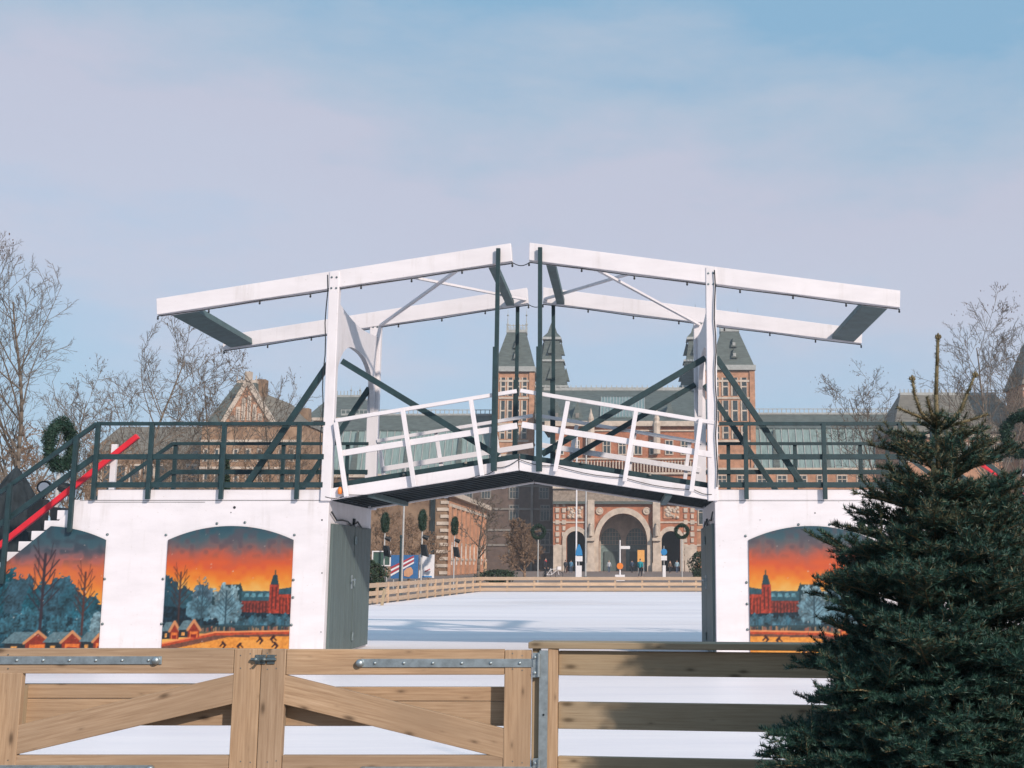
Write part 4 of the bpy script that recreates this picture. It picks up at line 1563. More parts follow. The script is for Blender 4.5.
t, a, b = panel_thing('billboard', 'blue billboard with slanted red and white stripes behind the rink fence', 'billboard', 390.5, 555, 418.5, 578.5, 62, M('billboard_blue', (0.04, 0.14, 0.33), .5, .1))
m = MB(); m2 = MB()
for k in range(4):
    (m2 if k % 2 else m).prism([W(390.8, 567 + k * 2.4, 62), W(390.8, 569 + k * 2.4, 62), W(414, 557.2 + k * 2, 62), W(414, 555.6 + k * 2, 62)][::1], 61.98 - k * .004, 61.996)
m.build('stripe', M('stripe_red', (.42, .05, .06), .5), t)
m2.build('stripe', SIGNWHITE, t)
MB().prism([W(404, 571, 62), W(407, 568, 62), W(411, 567, 62), W(413, 570, 62), W(413, 574, 62), W(409, 577, 62), W(404, 576, 62)], 61.97, 61.982).build('picture', M('picture_tan', (.55, .30, .18), .5), t)
t, a, b = panel_thing('billboard', 'white billboard with a small blue foot line behind the rink fence', 'billboard', 418.8, 554.5, 434.5, 578, 62.6, SIGNWHITE)
MB().prism([W(421, 576, 62.6), W(432, 576, 62.6), W(432, 577.4, 62.6), W(421, 577.4, 62.6)], 62.57, 62.598).build('foot_line', SIGNBLUE, t)
MB().prism([W(425, 571, 62.6), W(430, 568.5, 62.6), W(430.4, 569.3, 62.6), W(425.4, 572, 62.6)], 62.57, 62.598).build('mark', M('mark_red', (.5, .1, .12), .5), t)
t, a, b = panel_thing('kiosk_board', 'dark green board in a white frame beside the blue billboard', 'board', 373, 552, 390, 565, 60, M('board_green', (.05, .1, .085), .6))
m = MB()
m.box(a.x, b.x, 59.95, 59.99, b.z, b.z + .06); m.box(a.x, b.x, 59.95, 59.99, a.z - .06, a.z)
m.box(a.x - .06, a.x, 59.95, 59.99, a.z - .06, b.z + .06); m.box(b.x, b.x + .06, 59.95, 59.99, a.z - .06, b.z + .06)
m.build('frame', SIGNWHITE, t)


def pole_thing(px, py_top, Y, r, mat, label, cat='pole', name='flagpole', group=None):
    z = W(px, py_top, Y).z
    x = W(px, 540, Y).x
    t = thing(name, label, cat, (x, Y, -.03), group)
    MB().tube((x, Y, -.03), (x, Y, z), r, r * .8, 10).build('mast', mat, t)
    MB().lathe([(0, 0), (r * 2.4, 0), (r * 2.4, .06), (r * 1.2, .1), (0, .1)], (x, Y, -.03), 10).build('foot', DARKSTEEL, t)
    MB().lathe([(0, -.02), (r * 1.3, .02), (r * 1.1, .1), (0, .14)], (x, Y, z), 10).build('finial', mat, t)
    return t


pole_thing(403, 470, 58, .05, POLE, 'pale flagpole beside the striped billboard', group='flagpoles')
pole_thing(401, 538, 50, .05, TEAL, 'short dark green post before the blue billboard', 'post', 'post')
pole_thing(576.3, 430, 100, .075, SIGNWHITE, 'white flagpole beside the blue road sign, before the museum arch', group='flagpoles')
pole_thing(585.8, 430, 110, .085, POLE, 'grey flagpole beside the stone buttress of the museum arch', group='flagpoles')


def sign(px, Y, z0, label, shape, cols, rpx=None):
    x = W(px, 560, Y).x
    t = thing('road_sign', label, 'road sign', (x, Y, -.03))
    MB().tube((x, Y, -.03), (x, Y, z0 - .15), .035, .035, 8).build('post', POLE, t)
    return t, x


t, x = sign(579, 100, 3.0, 'blue pointed road sign over a white plate, left of the main arch', '', '')
MB().prism([Vector((x - .30, 0, 1.95)), Vector((x + .30, 0, 1.95)), Vector((x + .26, 0, 2.35)), Vector((x + .06, 0, 2.9)), Vector((x - .06, 0, 2.9)), Vector((x - .26, 0, 2.35))], 99.88, 99.95).build('sign_plate', SIGNBLUE, t)
MB().prism([Vector((x - .3, 0, 1.45)), Vector((x + .3, 0, 1.45)), Vector((x + .3, 0, 1.9)), Vector((x - .3, 0, 1.9))], 99.88, 99.95).build('sub_plate', SIGNWHITE, t)
MB().bar((x, 99.7, -.03), (x, 99.7, 1.1), .5, .4).build('cabinet', SIGNWHITE, t)
t, x = sign(664, 105, 3.0, 'round blue road sign over a white plate, right of the main arch', '', '')
MB().lathe([(0, -.04), (.29, -.04), (.29, .02), (0, .02)], (x, 104.94, 2.3), 20, 'y').build('sign_plate', SIGNBLUE, t)
MB().prism([Vector((x - .26, 0, 1.55)), Vector((x + .26, 0, 1.55)), Vector((x + .26, 0, 1.96)), Vector((x - .26, 0, 1.96))], 104.88, 104.95).build('sub_plate', SIGNWHITE, t)
MB().bar((x, 104.7, -.03), (x, 104.7, 1.1), .28, .3).build('cabinet', SIGNWHITE, t)
t = thing('guide_post', 'white guide post with a pointing arm and orange box before the main arch', 'signpost', (W(620, 560, 90).x, 90, -.03))
x = W(620, 560, 90).x
MB().tube((x, 90, -.03), (x, 90, W(620, 540, 90).z), .06, .05, 8).build('post', SIGNWHITE, t)
a, b = W(620.5, 549, 90), W(630, 546, 90)
MB().box(a.x + .01, b.x, 89.95, 90.0, a.z, b.z).build('arm', SIGNWHITE, t)
a, b = W(616, 570, 90), W(622.6, 562, 90)
MB().lathe([(0, -.1), (.26, -.1), (.26, -.02), (0, -.02)], (x, 89.9, (a.z + b.z) / 2), 8, 'y').build('sign_plate', ORANGE, t)
MB().bar((x, 89.8, -.03), (x, 89.8, .42), .75, .5).build('base_block', SIGNWHITE, t)
t = thing('easel_sign', 'tall orange sign standing inside the main arch', 'sign', (W(641, 560, 150).x, 150, -.03))
a, b = W(637.5, 562, 150), W(644.5, 550, 150)
MB().box(a.x, b.x, 150, 150.1, a.z, b.z).build('panel', M('sign_amber', (.72, .36, .10), .5), t)
for x in (a.x + .1, b.x - .1):
    MB().bar((x, 150.15, -.03), (x, 150.15, a.z + .3), .07, .07).build('leg', POLE, t)

# ------------------------------------------------------------------ people
SKIN = M('skin', (0.50, 0.30, 0.22), .6, .08)
HAIRS = [M('dark_hair', (.03, .02, .015), .6), M('fair_hair', (.30, .19, .09), .6)]
TROUSER = [M('dark_trousers', (.02, .025, .035), .8), M('blue_jeans', (.06, .09, .15), .8), M('beige_trousers', (.32, .25, .18), .8)]


def skin_obj(name, verts, edges, radii, mat, parent):
    me = bpy.data.meshes.new(name)
    me.from_pydata(verts, edges, [])
    o = bpy.data.objects.new(name, me)
    COL.objects.link(o)
    o.parent = parent
    sk = o.modifiers.new('skin', 'SKIN')
    sk.use_smooth_shade = True
    for i, r in enumerate(radii):
        me.skin_vertices[0].data[i].radius = (r, r * .85) if isinstance(r, float) else r
    me.skin_vertices[0].data[0].use_root = True
    sb = o.modifiers.new('smooth', 'SUBSURF')
    sb.levels = sb.render_levels = 1
    me.materials.append(mat)
    return o


def person(px, Y, height, coat, trousers, hair, label, face=0.0, stride=.12, z=-.03, arm=.0):
    x = W(px, 565, Y).x
    t = thing('person', label, 'person', (x, Y, z), 'people walking beyond the rink')
    k = height / 1.75
    V = lambda a, b, c: (a * k, b * k, c * k)
    s = stride
    verts = [V(0, 0, .93), V(0, .01, 1.15), V(0, .01, 1.40), V(0, 0, 1.50), V(0, -.015, 1.58), V(0, -.02, 1.68),
             V(-.09, 0, .88), V(-.10, -s * .5, .48), V(-.10, -s + .02, .09), V(-.10, -s - .14, .035),
             V(.09, 0, .88), V(.10, s * .4, .48), V(.10, s + .06, .10), V(.10, s - .09, .035),
             V(-.19, .01, 1.40), V(-.25, .03 + s * .4, 1.14), V(-.25, -.06 + s * .8 - arm, .92 + arm), V(-.25, -.10 + s * .9 - arm, .82 + arm),
             V(.19, .01, 1.40), V(.25, .03 - s * .4, 1.14), V(.25, -.08 - s * .8 - arm, .92 + arm), V(.25, -.12 - s * .9 - arm, .82 + arm)]
    ed = [(0, 1), (1, 2), (2, 3), (3, 4), (4, 5), (0, 6), (6, 7), (7, 8), (8, 9), (0, 10), (10, 11), (11, 12), (12, 13), (2, 14), (14, 15), (15, 16), (16, 17), (2, 18), (18, 19), (19, 20), (20, 21)]
    rad = [.13, .13, .14, .055, .075, .07, .085, .06, .04, .038, .085, .06, .04, .038, .06, .045, .035, .03, .06, .045, .035, .03]
    skin_obj('body', verts, ed, [r * k for r in rad], SKIN, t)
    cv = [V(0, 0, .80), V(0, 0, .95), V(0, .01, 1.18), V(0, .01, 1.40), V(0, 0, 1.50), verts[14], verts[15], verts[16], verts[18], verts[19], verts[20]]
    skin_obj('coat', cv, [(0, 1), (1, 2), (2, 3), (3, 4), (3, 5), (5, 6), (6, 7), (3, 8), (8, 9), (9, 10)], [r * k for r in (.18, .175, .165, .165, .08, .085, .068, .05, .085, .068, .05)], coat, t)
    tv = [V(0, 0, .92), verts[6], verts[7], V(-.10, -s + .02, .07), verts[10], verts[11], V(.10, s + .06, .08)]
    skin_obj('trousers', tv, [(0, 1), (1, 2), (2, 3), (0, 4), (4, 5), (5, 6)], [r * k for r in (.13, .10, .078, .058, .10, .078, .058)], trousers, t)
    hv = [V(0, .035, 1.60), V(0, .01, 1.72), V(0, -.045, 1.73)]
    skin_obj('hair', hv, [(0, 1), (1, 2)], [r * k for r in (.085, .085, .06)], hair, t)
    t.rotation_euler = (0, 0, face)
    return t


cm = lambda n, c: M(n, c, .8, .1)
person(640.2, 112, 1.75, cm('teal_coat', (.02, .27, .31)), TROUSER[0], HAIRS[0], 'person in a bright teal coat and dark trousers before the main arch', R(160))
person(545.5, 100, 1.8, cm('black_coat', (.02, .022, .03)), TROUSER[0], HAIRS[0], 'person in a black coat with red scarf beside the parked bicycle', R(80), .08)
sc = [o for o in COL.objects if o.get('label', '').startswith('person in a black coat with red')][0]
m = MB(); m.lathe([(.09, 1.42), (.13, 1.46), (.13, 1.54), (.09, 1.57)], (sc.location.x, 100, -.03), 12); m.build('scarf', cm('red_scarf', (.45, .04, .05)), sc)
person(485, 86, 1.72, cm('tan_coat', (.45, .28, .17)), TROUSER[2], HAIRS[1], 'person in a tan coat walking behind the rink fence under the forked tree', R(-70), .1)
person(698, 100, 1.7, cm('orange_coat', (.55, .25, .12)), TROUSER[0], HAIRS[0], 'person in an orange jacket by the abutment edge', R(20), .06)
person(571, 150, 1.75, cm('blue_coat', (.08, .2, .32)), TROUSER[1], HAIRS[0], 'person in a blue coat inside the left side arch', R(170))
person(565.5, 152, 1.75, cm('grey_coat', (.06, .065, .08)), TROUSER[0], HAIRS[0], 'person in a dark grey coat at the left jamb of the side arch', R(150), .05)
person(609, 152, 1.7, cm('pale_coat', (.4, .42, .45)), TROUSER[1], HAIRS[1], 'person in a pale grey coat in the middle of the main arch', R(10))
person(632, 155, 1.75, cm('navy_coat', (.03, .05, .09)), TROUSER[0], HAIRS[0], 'person in a navy coat beside the orange sign in the main arch', R(200), .05)
person(677, 150, 1.72, cm('light_blue_coat', (.28, .40, .47)), TROUSER[1], HAIRS[0], 'person in a light blue coat inside the right side arch', R(0))
person(670, 153, 1.7, cm('brown_coat', (.12, .08, .06)), TROUSER[0], HAIRS[0], 'person in a brown coat in the right side arch near the round sign', R(40), .05)

# bicycles
def bicycle(px, Y, rz, col, label):
    x = W(px, 570, Y).x
    t = thing('bicycle', label, 'bicycle', (0, 0, 0))
    for cx in (-.52, .52):
        w = MB()
        for k in range(20):
            a, b = 6.2832 * k / 20, 6.2832 * (k + 1) / 20
            w.tube((cx + .33 * math.cos(a), 0, .34 + .33 * math.sin(a)), (cx + .33 * math.cos(b), 0, .34 + .33 * math.sin(b)), .022, .022, 6, False)
        for k in range(8):
            a = 6.2832 * k / 8
            w.tube((cx, 0, .34), (cx + .33 * math.cos(a), 0, .34 + .33 * math.sin(a)), .004, .004, 3)
        w.build('wheel', col if False else BLACK, t)
    f = MB()
    for a, b in (((-.52, .34), (-.12, .36)), ((-.52, .34), (-.2, .82)), ((-.12, .36), (-.22, .9)), ((-.12, .36), (.36, .78)), ((-.2, .8), (.36, .86)), ((.52, .34), (.34, 1.0))):
        f.tube((a[0], 0, a[1]), (b[0], 0, b[1]), .025, .025, 6)
    f.build('frame', col, t)
    h = MB(); h.tube((.34, -.28, 1.03), (.34, .28, 1.03), .016, .016, 6); h.build('handlebar', DARKSTEEL, t)
    MB().hull([(-.36, -.08, .90), (-.08, -.03, .90), (-.08, .03, .90), (-.36, .08, .90)], [(-.36, -.08, .96), (-.08, -.03, .95), (-.08, .03, .95), (-.36, .08, .96)]).build('saddle', BLACK, t)
    MB().box(.36, .68, -.17, .17, .78, 1.05).build('basket', SIGNWHITE, t)
    t.location = (x, Y, -.03)
    t.rotation_euler = (0, 0, rz)


bicycle(553, 99, R(10), SIGNWHITE, 'white bicycle with a pale front box beside the person in black')

# ------------------------------------------------------------------ museum
YM = 188.0
def C(px, py, Y):
    v = W(px, py, Y)
    if py >= 569:
        v.z = -.02
    return v


museum = thing('museum', 'large red brick museum with pale stone bands, twin towers and green slate roofs', 'museum', (W(623, 500, YM).x, YM, -.03))
XC = 623.0


def arc(cx, r, ys, ya, Y, yb=572, n=18):
    pts = [C(cx - r, yb, Y), C(cx - r, ys, Y)]
    for k in range(1, n):
        a = math.pi * (1 - k / n)
        pts.append(C(cx + r * math.cos(a), ys - (ys - ya) * math.sin(a), Y))
    pts += [C(cx + r, ys, Y), C(cx + r, yb, Y)]
    return pts


def ringband(cx, ri, ro, ys, yai, yao, Y, y0, y1, n=18):
    m = MB()
    for k in range(n):
        a, b = math.pi * (1 - k / n), math.pi * (1 - (k + 1) / n)
        q = [C(cx + ro * math.cos(a), ys - (ys - yao) * math.sin(a), Y), C(cx + ro * math.cos(b), ys - (ys - yao) * math.sin(b), Y),
             C(cx + ri * math.cos(b), ys - (ys - yai) * math.sin(b), Y), C(cx + ri * math.cos(a), ys - (ys - yai) * math.sin(a), Y)]
        m.prism(q, y0, y1)
    for sx in (-1, 1):
        m.prism([C(cx + sx * ri, ys, Y), C(cx + sx * ro, ys, Y), C(cx + sx * ro, 572, Y), C(cx + sx * ri, 572, Y)], y0, y1)
    return m


def mbox(name, x0, y0, x1, y1, ya, yb, mat, parent, Y=YM):
    a, b = C(x0, y1, Y), C(x1, y0, Y)
    return MB().box(min(a.x, b.x), max(a.x, b.x), ya, yb, a.z, b.z).build(name, mat, parent)


def window(x0, y0, x1, y1, Y, parent, arched=False, mull=1, frame=None):
    """stone surround standing a little proud, pane set into it, glazing bars"""
    yw = Y
    a, b = C(x0, y1, yw), C(x1, y0, yw)
    w = (b.x - a.x) * .16
    f = MB()
    f.box(a.x - w, a.x, yw - .12, yw - .002, a.z - w, b.z + w); f.box(b.x, b.x + w, yw - .12, yw - .002, a.z - w, b.z + w)
    f.box(a.x, b.x, yw - .12, yw - .002, b.z, b.z + w); f.box(a.x, b.x, yw - .15, yw - .002, a.z - w, a.z)
    for k in range(mull):
        x = a.x + (b.x - a.x) * (k + 1) / (mull + 1)
        f.box(x - .06, x + .06, yw - .09, yw - .04, a.z, b.z)
    f.box(a.x, b.x, yw - .085, yw - .035, a.z + (b.z - a.z) * .62, a.z + (b.z - a.z) * .62 + .12)
    fo_ = f.build('window', frame or STONE, parent)
    MB().box(a.x, b.x, yw - .04, yw - .003, a.z, b.z).build('pane', PANE, fo_)


# gate block with the great arch
central = [C(553, 424, YM), C(697, 424, YM), C(697, 572, YM), C(553, 572, YM)]
holes = [arc(XC, 24.2, 541, 513.5, YM), arc(575.7, 9.4, 540, 531, YM), arc(671, 9.4, 540, 531, YM)]
# openings reach the ground: build the wall as one outline that runs round the arches
outl = [C(553, 572, YM), C(553, 424, YM), C(697, 424, YM), C(697, 572, YM)]
outl += holes[2][::-1] + holes[0][::-1] + holes[1][::-1]
gb = MB()
gb.wall(outl, [], YM, YM + 2.4)
gate = gb.build('gate_wall', BRICK, museum)
ringband(XC, 24.2, 29, 541, 513.5, 507.5, YM, YM - .35, YM - .002).build('arch_moulding', STONE, gate)
for cx in (575.7, 671):
    ringband(cx, 9.4, 13.2, 540, 531, 526.5, YM, YM - .3, YM - .002).build('arch_moulding', STONE, gate)
# passage behind the arches: back wall with two glazed arches and a middle pier
yb_ = YM + 6
bw = MB()
bo = [C(590, 572, YM), C(590, 508, YM), C(656, 508, YM), C(656, 572, YM)]
bo += [Vector((q.x, yb_, q.z)) for q in (arc(636.5, 10.6, 541, 527, YM)[::-1] + arc(610.5, 10.6, 541, 527, YM)[::-1])]
bw.wall(bo, [], yb_, yb_ + 1.0)
bwo = bw.build('passage_wall', STONE, museum)
for cx in (610.5, 636.5):
    g_ = MB()
    a, b = C(cx - 10.6, 572, YM), C(cx + 10.6, 526, YM)
    g_.box(a.x, b.x, yb_ + .5, yb_ + .56, -.02, b.z)
    g_.build('pane', PANEL, bwo)
    gr_ = MB()
    for k in range(1, 7):
        x = a.x + (b.x - a.x) * k / 7
        gr_.bar((x, yb_ + .42, C(0, 544, YM).z), (x, yb_ + .42, C(0, 528, YM).z), .07, .08)
    for k in range(4):
        z_ = C(0, 544 - k * 4.2, YM).z
        gr_.bar((a.x, yb_ + .41, z_), (b.x, yb_ + .41, z_), .07, .08)
    gr_.build('glazing_bars', STONE, bwo)
    mbox('door', cx - 7, 551, cx + 7, 572, yb_ + .2, yb_ + .45, DOOR, bwo)
for x0, x1 in ((590, 598.6), (647.4, 656)):
    a, b = C(x0, 572, YM), C(x1, 505, YM)
    MB().box(a.x, b.x, YM + 2.41, yb_ - .01, -.02, b.z).build('passage_side', BRICKB, museum)
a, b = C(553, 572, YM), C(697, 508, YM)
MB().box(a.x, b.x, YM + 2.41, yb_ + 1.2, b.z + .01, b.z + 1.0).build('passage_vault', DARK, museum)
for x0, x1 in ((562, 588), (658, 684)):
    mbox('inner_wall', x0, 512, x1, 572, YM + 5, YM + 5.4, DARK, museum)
# buttresses, quoin strips, cornices, medallions, panels
for x in (591, 656.5):
    bt = mbox('buttress', x - 3.6, 500, x + 3.6, 572, YM - .9, YM - .003, STONE, museum)
    p = C(x, 528, YM)
    MB().lathe([(0, -1.3), (.38, -1.3), (.30, -.6), (.34, -.1), (.30, .25), (.13, .42), (.17, .62), (.12, .82), (0, .86)], (p.x, YM - 1.2, p.z), 10).build('statue', STONE, bt)
    mbox('plinth', x - 4.2, 538, x + 4.2, 541, YM - 1.4, YM - .91, STONE, bt)
    mbox('plinth', x - 4.4, 563, x + 4.4, 572, YM - 1.2, YM - .91, STONE, bt)
for x in (557.5, 564, 685.6, 692.4):
    q = MB()
    for k in range(12):
        a, b = C(x - (2.0 if k % 2 else 1.4), 490 + 6 * k + 4.4, YM), C(x + (2.0 if k % 2 else 1.4), 490 + 6 * k, YM)
        q.box(a.x, b.x, YM - .2, YM - .003, a.z, b.z)
    q.build('quoin', STONE, museum)
for x0, x1 in ((553.2, 562), (685, 696.8)):
    mbox('stone_base', x0, 545, x1, 572, YM - .26, YM - .201, STONE, museum)
mbox('cornice', 553, 501.5, 697, 504.2, YM - .7, YM - .003, SLATE, museum)
mbox('frieze', 553, 489, 697, 501.3, YM - .3, YM - .003, M('grey_relief_stone', (.27, .22, .18), .9, .4, 2.2, 'world'), museum)
mbox('cornice', 553, 486, 697, 488.8, YM - .8, YM - .003, STONE, museum)
mbox('string_course', 553.1, 521.5, 587, 523, YM - .16, YM - .003, STONE, museum)
mbox('string_course', 660, 521.5, 696.9, 523, YM - .16, YM - .003, STONE, museum)
for x in (599.6, 646.6):
    p = C(x, 511, YM)
    MB().lathe([(0, -.3), (.25, -.3), (.3, -.18), (.42, -.18), (.5, -.26), (.62, -.22), (.62, 0)], (p.x, YM, p.z), 16, 'y').build('medallion', STONE, museum)
for x in (575.5, 671.5):
    pn = mbox('relief_panel', x - 8, 506.5, x + 8, 518.5, YM - .2, YM - .003, BRICKL, museum)
    q = MB()
    r = random.Random(int(x))
    for _ in range(26):
        p = C(x + r.uniform(-7, 7), r.uniform(507.5, 517.5), YM)
        q.lathe([(0, -.22), (.12, -.18), (r.uniform(.15, .32), -.05), (.2, .0)], (p.x, YM - .2, p.z), 7, 'y')
    q.build('carving', STONE, pn)
# upper storey of the gate block, seen over the bridge deck
mbox('cornice', 545, 421.5, 705, 426.5, YM - .8, YM + .2, STONE, museum)
for k in range(9):
    x = 560 + k * 15.6
    window(x - 3.2, 441, x + 3.2, 454, YM, museum)
    ringband(x, 3.4, 5, 438, 435, 433, YM, YM - .18, YM - .004, 8)
mbox('string_course', 553, 430, 697, 431.4, YM - .25, YM - .003, STONE, museum)
mbox('string_course', 553, 458, 697, 459.6, YM - .3, YM - .003, STONE, museum)
bl_ = MB()
for k in range(46):
    a, b = C(553.6 + k * 3.1, 472, YM), C(554.8 + k * 3.1, 461, YM)
    bl_.box(a.x, b.x, YM - .4, YM - .2, a.z, b.z)
bl_.build('balustrade', STONE, museum)
mbox('string_course', 553, 472.5, 697, 474.5, YM - .5, YM - .003, STONE, museum)
for x in (591, 656.5):                       # pinnacles before the roof
    p = C(x, 424, YM)
    MB().lathe([(0, 2.6), (.25, 1.6), (.5, .8), (.42, .4), (.6, 0), (.6, -5)], (p.x, YM - .8, p.z), 8).build('pinnacle', STONE, museum)
# main roof
def roof(name, x0, x1, ye, yr, Ye, Yr, mat, inset=0, parent=museum, thick=.4):
    a, b = W(x0, ye, Ye), W(x1, ye, Ye)
    k = Yr / Ye
    c_, d_ = W(x0 + inset, yr, Yr), W(x1 - inset, yr, Yr)
    c_.x = a.x + (inset / 6.1 if inset else 0)
    d_.x = b.x - (inset / 6.1 if inset else 0)
    m = MB()
    lo = [a, b, Vector((b.x, 2 * Yr - Ye, b.z)), Vector((a.x, 2 * Yr - Ye, a.z))]
    hi = [c_ + Vector((0, -.2, 0)), d_ + Vector((0, -.2, 0)), d_ + Vector((0, .2, 0)), c_ + Vector((0, .2, 0))]
    m.hull(lo, hi)
    o = m.build(name, mat, parent)
    r = MB().box(c_.x, d_.x, Yr - .35, Yr + .35, c_.z - .05, c_.z + .5)
    for k in range(int((d_.x - c_.x) / .9)):
        x = c_.x + .9 * k + .3
        r.hull([(x - .12, Yr - .1, c_.z + .5), (x + .12, Yr - .1, c_.z + .5), (x + .12, Yr + .1, c_.z + .5), (x - .12, Yr + .1, c_.z + .5)],
               [(x - .03, Yr - .03, c_.z + 1.0), (x + .03, Yr - .03, c_.z + 1.0), (x + .03, Yr + .03, c_.z + 1.0), (x - .03, Yr + .03, c_.z + 1.0)])
    r.build('ridge', LEAD, o)
    return o, a, b, c_, d_


r0_, a, b, c_, d_ = roof('roof', 538, 712, 422, 390.5, YM + 1, YM + 13, SLATE)
def on_slope(px, f):
    e = a.lerp(b, 0); y = YM + 1 + 12 * f; z = a.z + (c_.z - a.z) * f
    return Vector((W(px, 410, YM + 1).x, y, z))
q = [on_slope(600, .12), on_slope(645, .12), on_slope(645, .74), on_slope(600, .74)]
nrm = Vector((0, -(c_.z - a.z), 12)).normalized() * .2
sk_ = MB().hull(q, [v + nrm for v in q]).build('skylight', GLASSROOF, r0_)
mm = MB()
for k in range(15):
    p0, p1 = q[0].lerp(q[1], k / 14), q[3].lerp(q[2], k / 14)
    mm.bar(p0 + nrm * 1.3, p1 + nrm * 1.3, .12, .1, (1, 0, 0))
mm.build('glazing_bars', LEAD, sk_)
for px in (577, 556, 670):
    p = on_slope(px, .22)
    dm = MB().hull([p + Vector((-1.0, -1.4, -1)), p + Vector((1.0, -1.4, -1)), p + Vector((1.0, 1.5, -1)), p + Vector((-1.0, 1.5, -1))],
                   [p + Vector((-.1, -.9, 2.0)), p + Vector((.1, -.9, 2.0)), p + Vector((.1, 2.4, 2.0)), p + Vector((-.1, 2.4, 2.0))])
    do_ = dm.build('dormer', SLATE, r0_)
    MB().box(p.x - .3, p.x + .3, p.y - 1.5, p.y - 1.36, p.z - .7, p.z + .1).build('window', STONEG, do_)

# towers
YW = 197
def tower(xa_, xb_, ytop, Yt, roofx, ypeak, label_crest=True, depth=7.2):
    a, b = C(xa_, 572, Yt), C(xb_, ytop, Yt)
    x0, x1, z1 = a.x, b.x, b.z
    tw_ = MB().box(x0, x1, Yt, Yt + depth, -.02, z1).build('tower', BRICKL, museum)
    # corner piers, corbel table, bands
    for x in (x0, x1):
        MB().box(x - .45, x + .45, Yt - .25, Yt + .6, -.02, z1 + .1).build('corner_pier', BRICKL, tw_)
    MB().box(x0 - .6, x1 + .6, Yt - .6, Yt + depth + .6, z1 + .11, z1 + 1.0).build('cornice', LEAD, tw_)
    for y in (381, 398, 424, 441, 455):
        z = C(0, y, Yt).z
        MB().box(x0 + .46, x1 - .46, Yt - .16, Yt - .003, z - .18, z + .18).build('string_course', STONE, tw_)
        MB().box(x1 + .003, x1 + .14, Yt + .7, Yt + depth, z - .18, z + .18).build('string_course', STONE, tw_)
    n = 4
    wd2 = (x1 - x0 - 1.2) / n
    for k in range(n):
        xc = x0 + .6 + wd2 * (k + .5)
        for ya_, yb2 in ((377, 397), (400, 422), (426, 440)):
            za_, zb_ = C(0, yb2, Yt).z + .2, C(0, ya_, Yt).z - .1
            f = MB()
            w = wd2 * .25
            f.box(xc - w - .26, xc - w, Yt - .14, Yt - .003, za_, zb_)
            f.box(xc + w, xc + w + .1, Yt - .14, Yt - .003, za_, zb_)
            f.box(xc - w, xc + w, Yt - .1, Yt - .04, (za_ + zb_) / 2 - .12, (za_ + zb_) / 2 + .12)
            fo_ = f.build('window', STONE, tw_)
            MB().box(xc - w, xc + w, Yt - .035, Yt - .003, za_, zb_).build('pane', PANE, fo_)
    for k in range(3):
        yc = Yt + 1.6 + k * 2.2
        za_, zb_ = C(0, 418, Yt).z, C(0, 382, Yt).z
        MB().box(x1 + .003, x1 + .06, yc - .35, yc + .35, za_, zb_).build('window', PANE, tw_)
    # steep slate roof
    bx0, bx1, tx0, tx1 = roofx
    e0, e1 = C(bx0, ytop - 1, Yt).x, C(bx1, ytop - 1, Yt).x
    yc, zp = Yt + depth / 2, C(0, ypeak, Yt + depth / 2).z
    t0, t1 = C(tx0, ypeak, Yt).x, C(tx1, ypeak, Yt).x
    zb_ = z1 + 1.01
    rf2 = MB().hull([(e0, Yt - .2, zb_), (e1, Yt - .2, zb_), (e1, Yt + depth + .2, zb_), (e0, Yt + depth + .2, zb_)],
                    [(t0, yc - 1.3, zp), (t1, yc - 1.3, zp), (t1, yc + 1.3, zp), (t0, yc + 1.3, zp)]).build('tower_roof', SLATE, museum)
    cr = MB().box(t0 - .1, t1 + .1, yc - 1.4, yc + 1.4, zp + .005, zp + .5)
    for k in range(7):
        x = t0 + (t1 - t0) * k / 6
        cr.box(x - .07, x + .07, yc - 1.35, yc - 1.25, zp + .51, zp + 1.5)
        cr.box(x - .07, x + .07, yc + 1.25, yc + 1.35, zp + .51, zp + 1.5)
    cr.box(t0, t1, yc - 1.33, yc - 1.27, zp + 1.2, zp + 1.35)
    cr.build('crest', LEAD, rf2)
    for x in (t0, t1):
        fi = MB().lathe([(0, 0), (.14, 0), (.10, 1.2), (.28, 1.5), (.10, 1.8), (.05, 3.0), (.22, 3.2), (.05, 3.4), (0, 4.6)], (x, yc, zp + .2), 8)
        fi.build('finial', LEAD, rf2)
    for fx, fz in ((.5, .30), (.5, .62)):
        z = zb_ + (zp - zb_) * fz
        y = Yt - .2 + (yc - 1.3 - Yt + .2) * fz
        x = e0 + (e1 - e0) * .55
        d_ = MB().hull([(x - .55, y - .7, z - .6), (x + .55, y - .7, z - .6), (x + .55, y + .8, z - .6), (x - .55, y + .8, z - .6)],
                       [(x - .06, y - .4, z + 1.1), (x + .06, y - .4, z + 1.1), (x + .06, y + 1.4, z + 1.1), (x - .06, y + 1.4, z + 1.1)]).build('dormer', SLATE, rf2)
        MB().box(x - .25, x + .25, y - .78, y - .70, z - .4, z + .2).build('window', LEAD, d_)


tower(493, 532, 372.5, YW + .6, (494, 533.5, 505.5, 524.5), 334)
tower(710, 752, 371, YW + .6, (711, 754, 722, 740), 333)


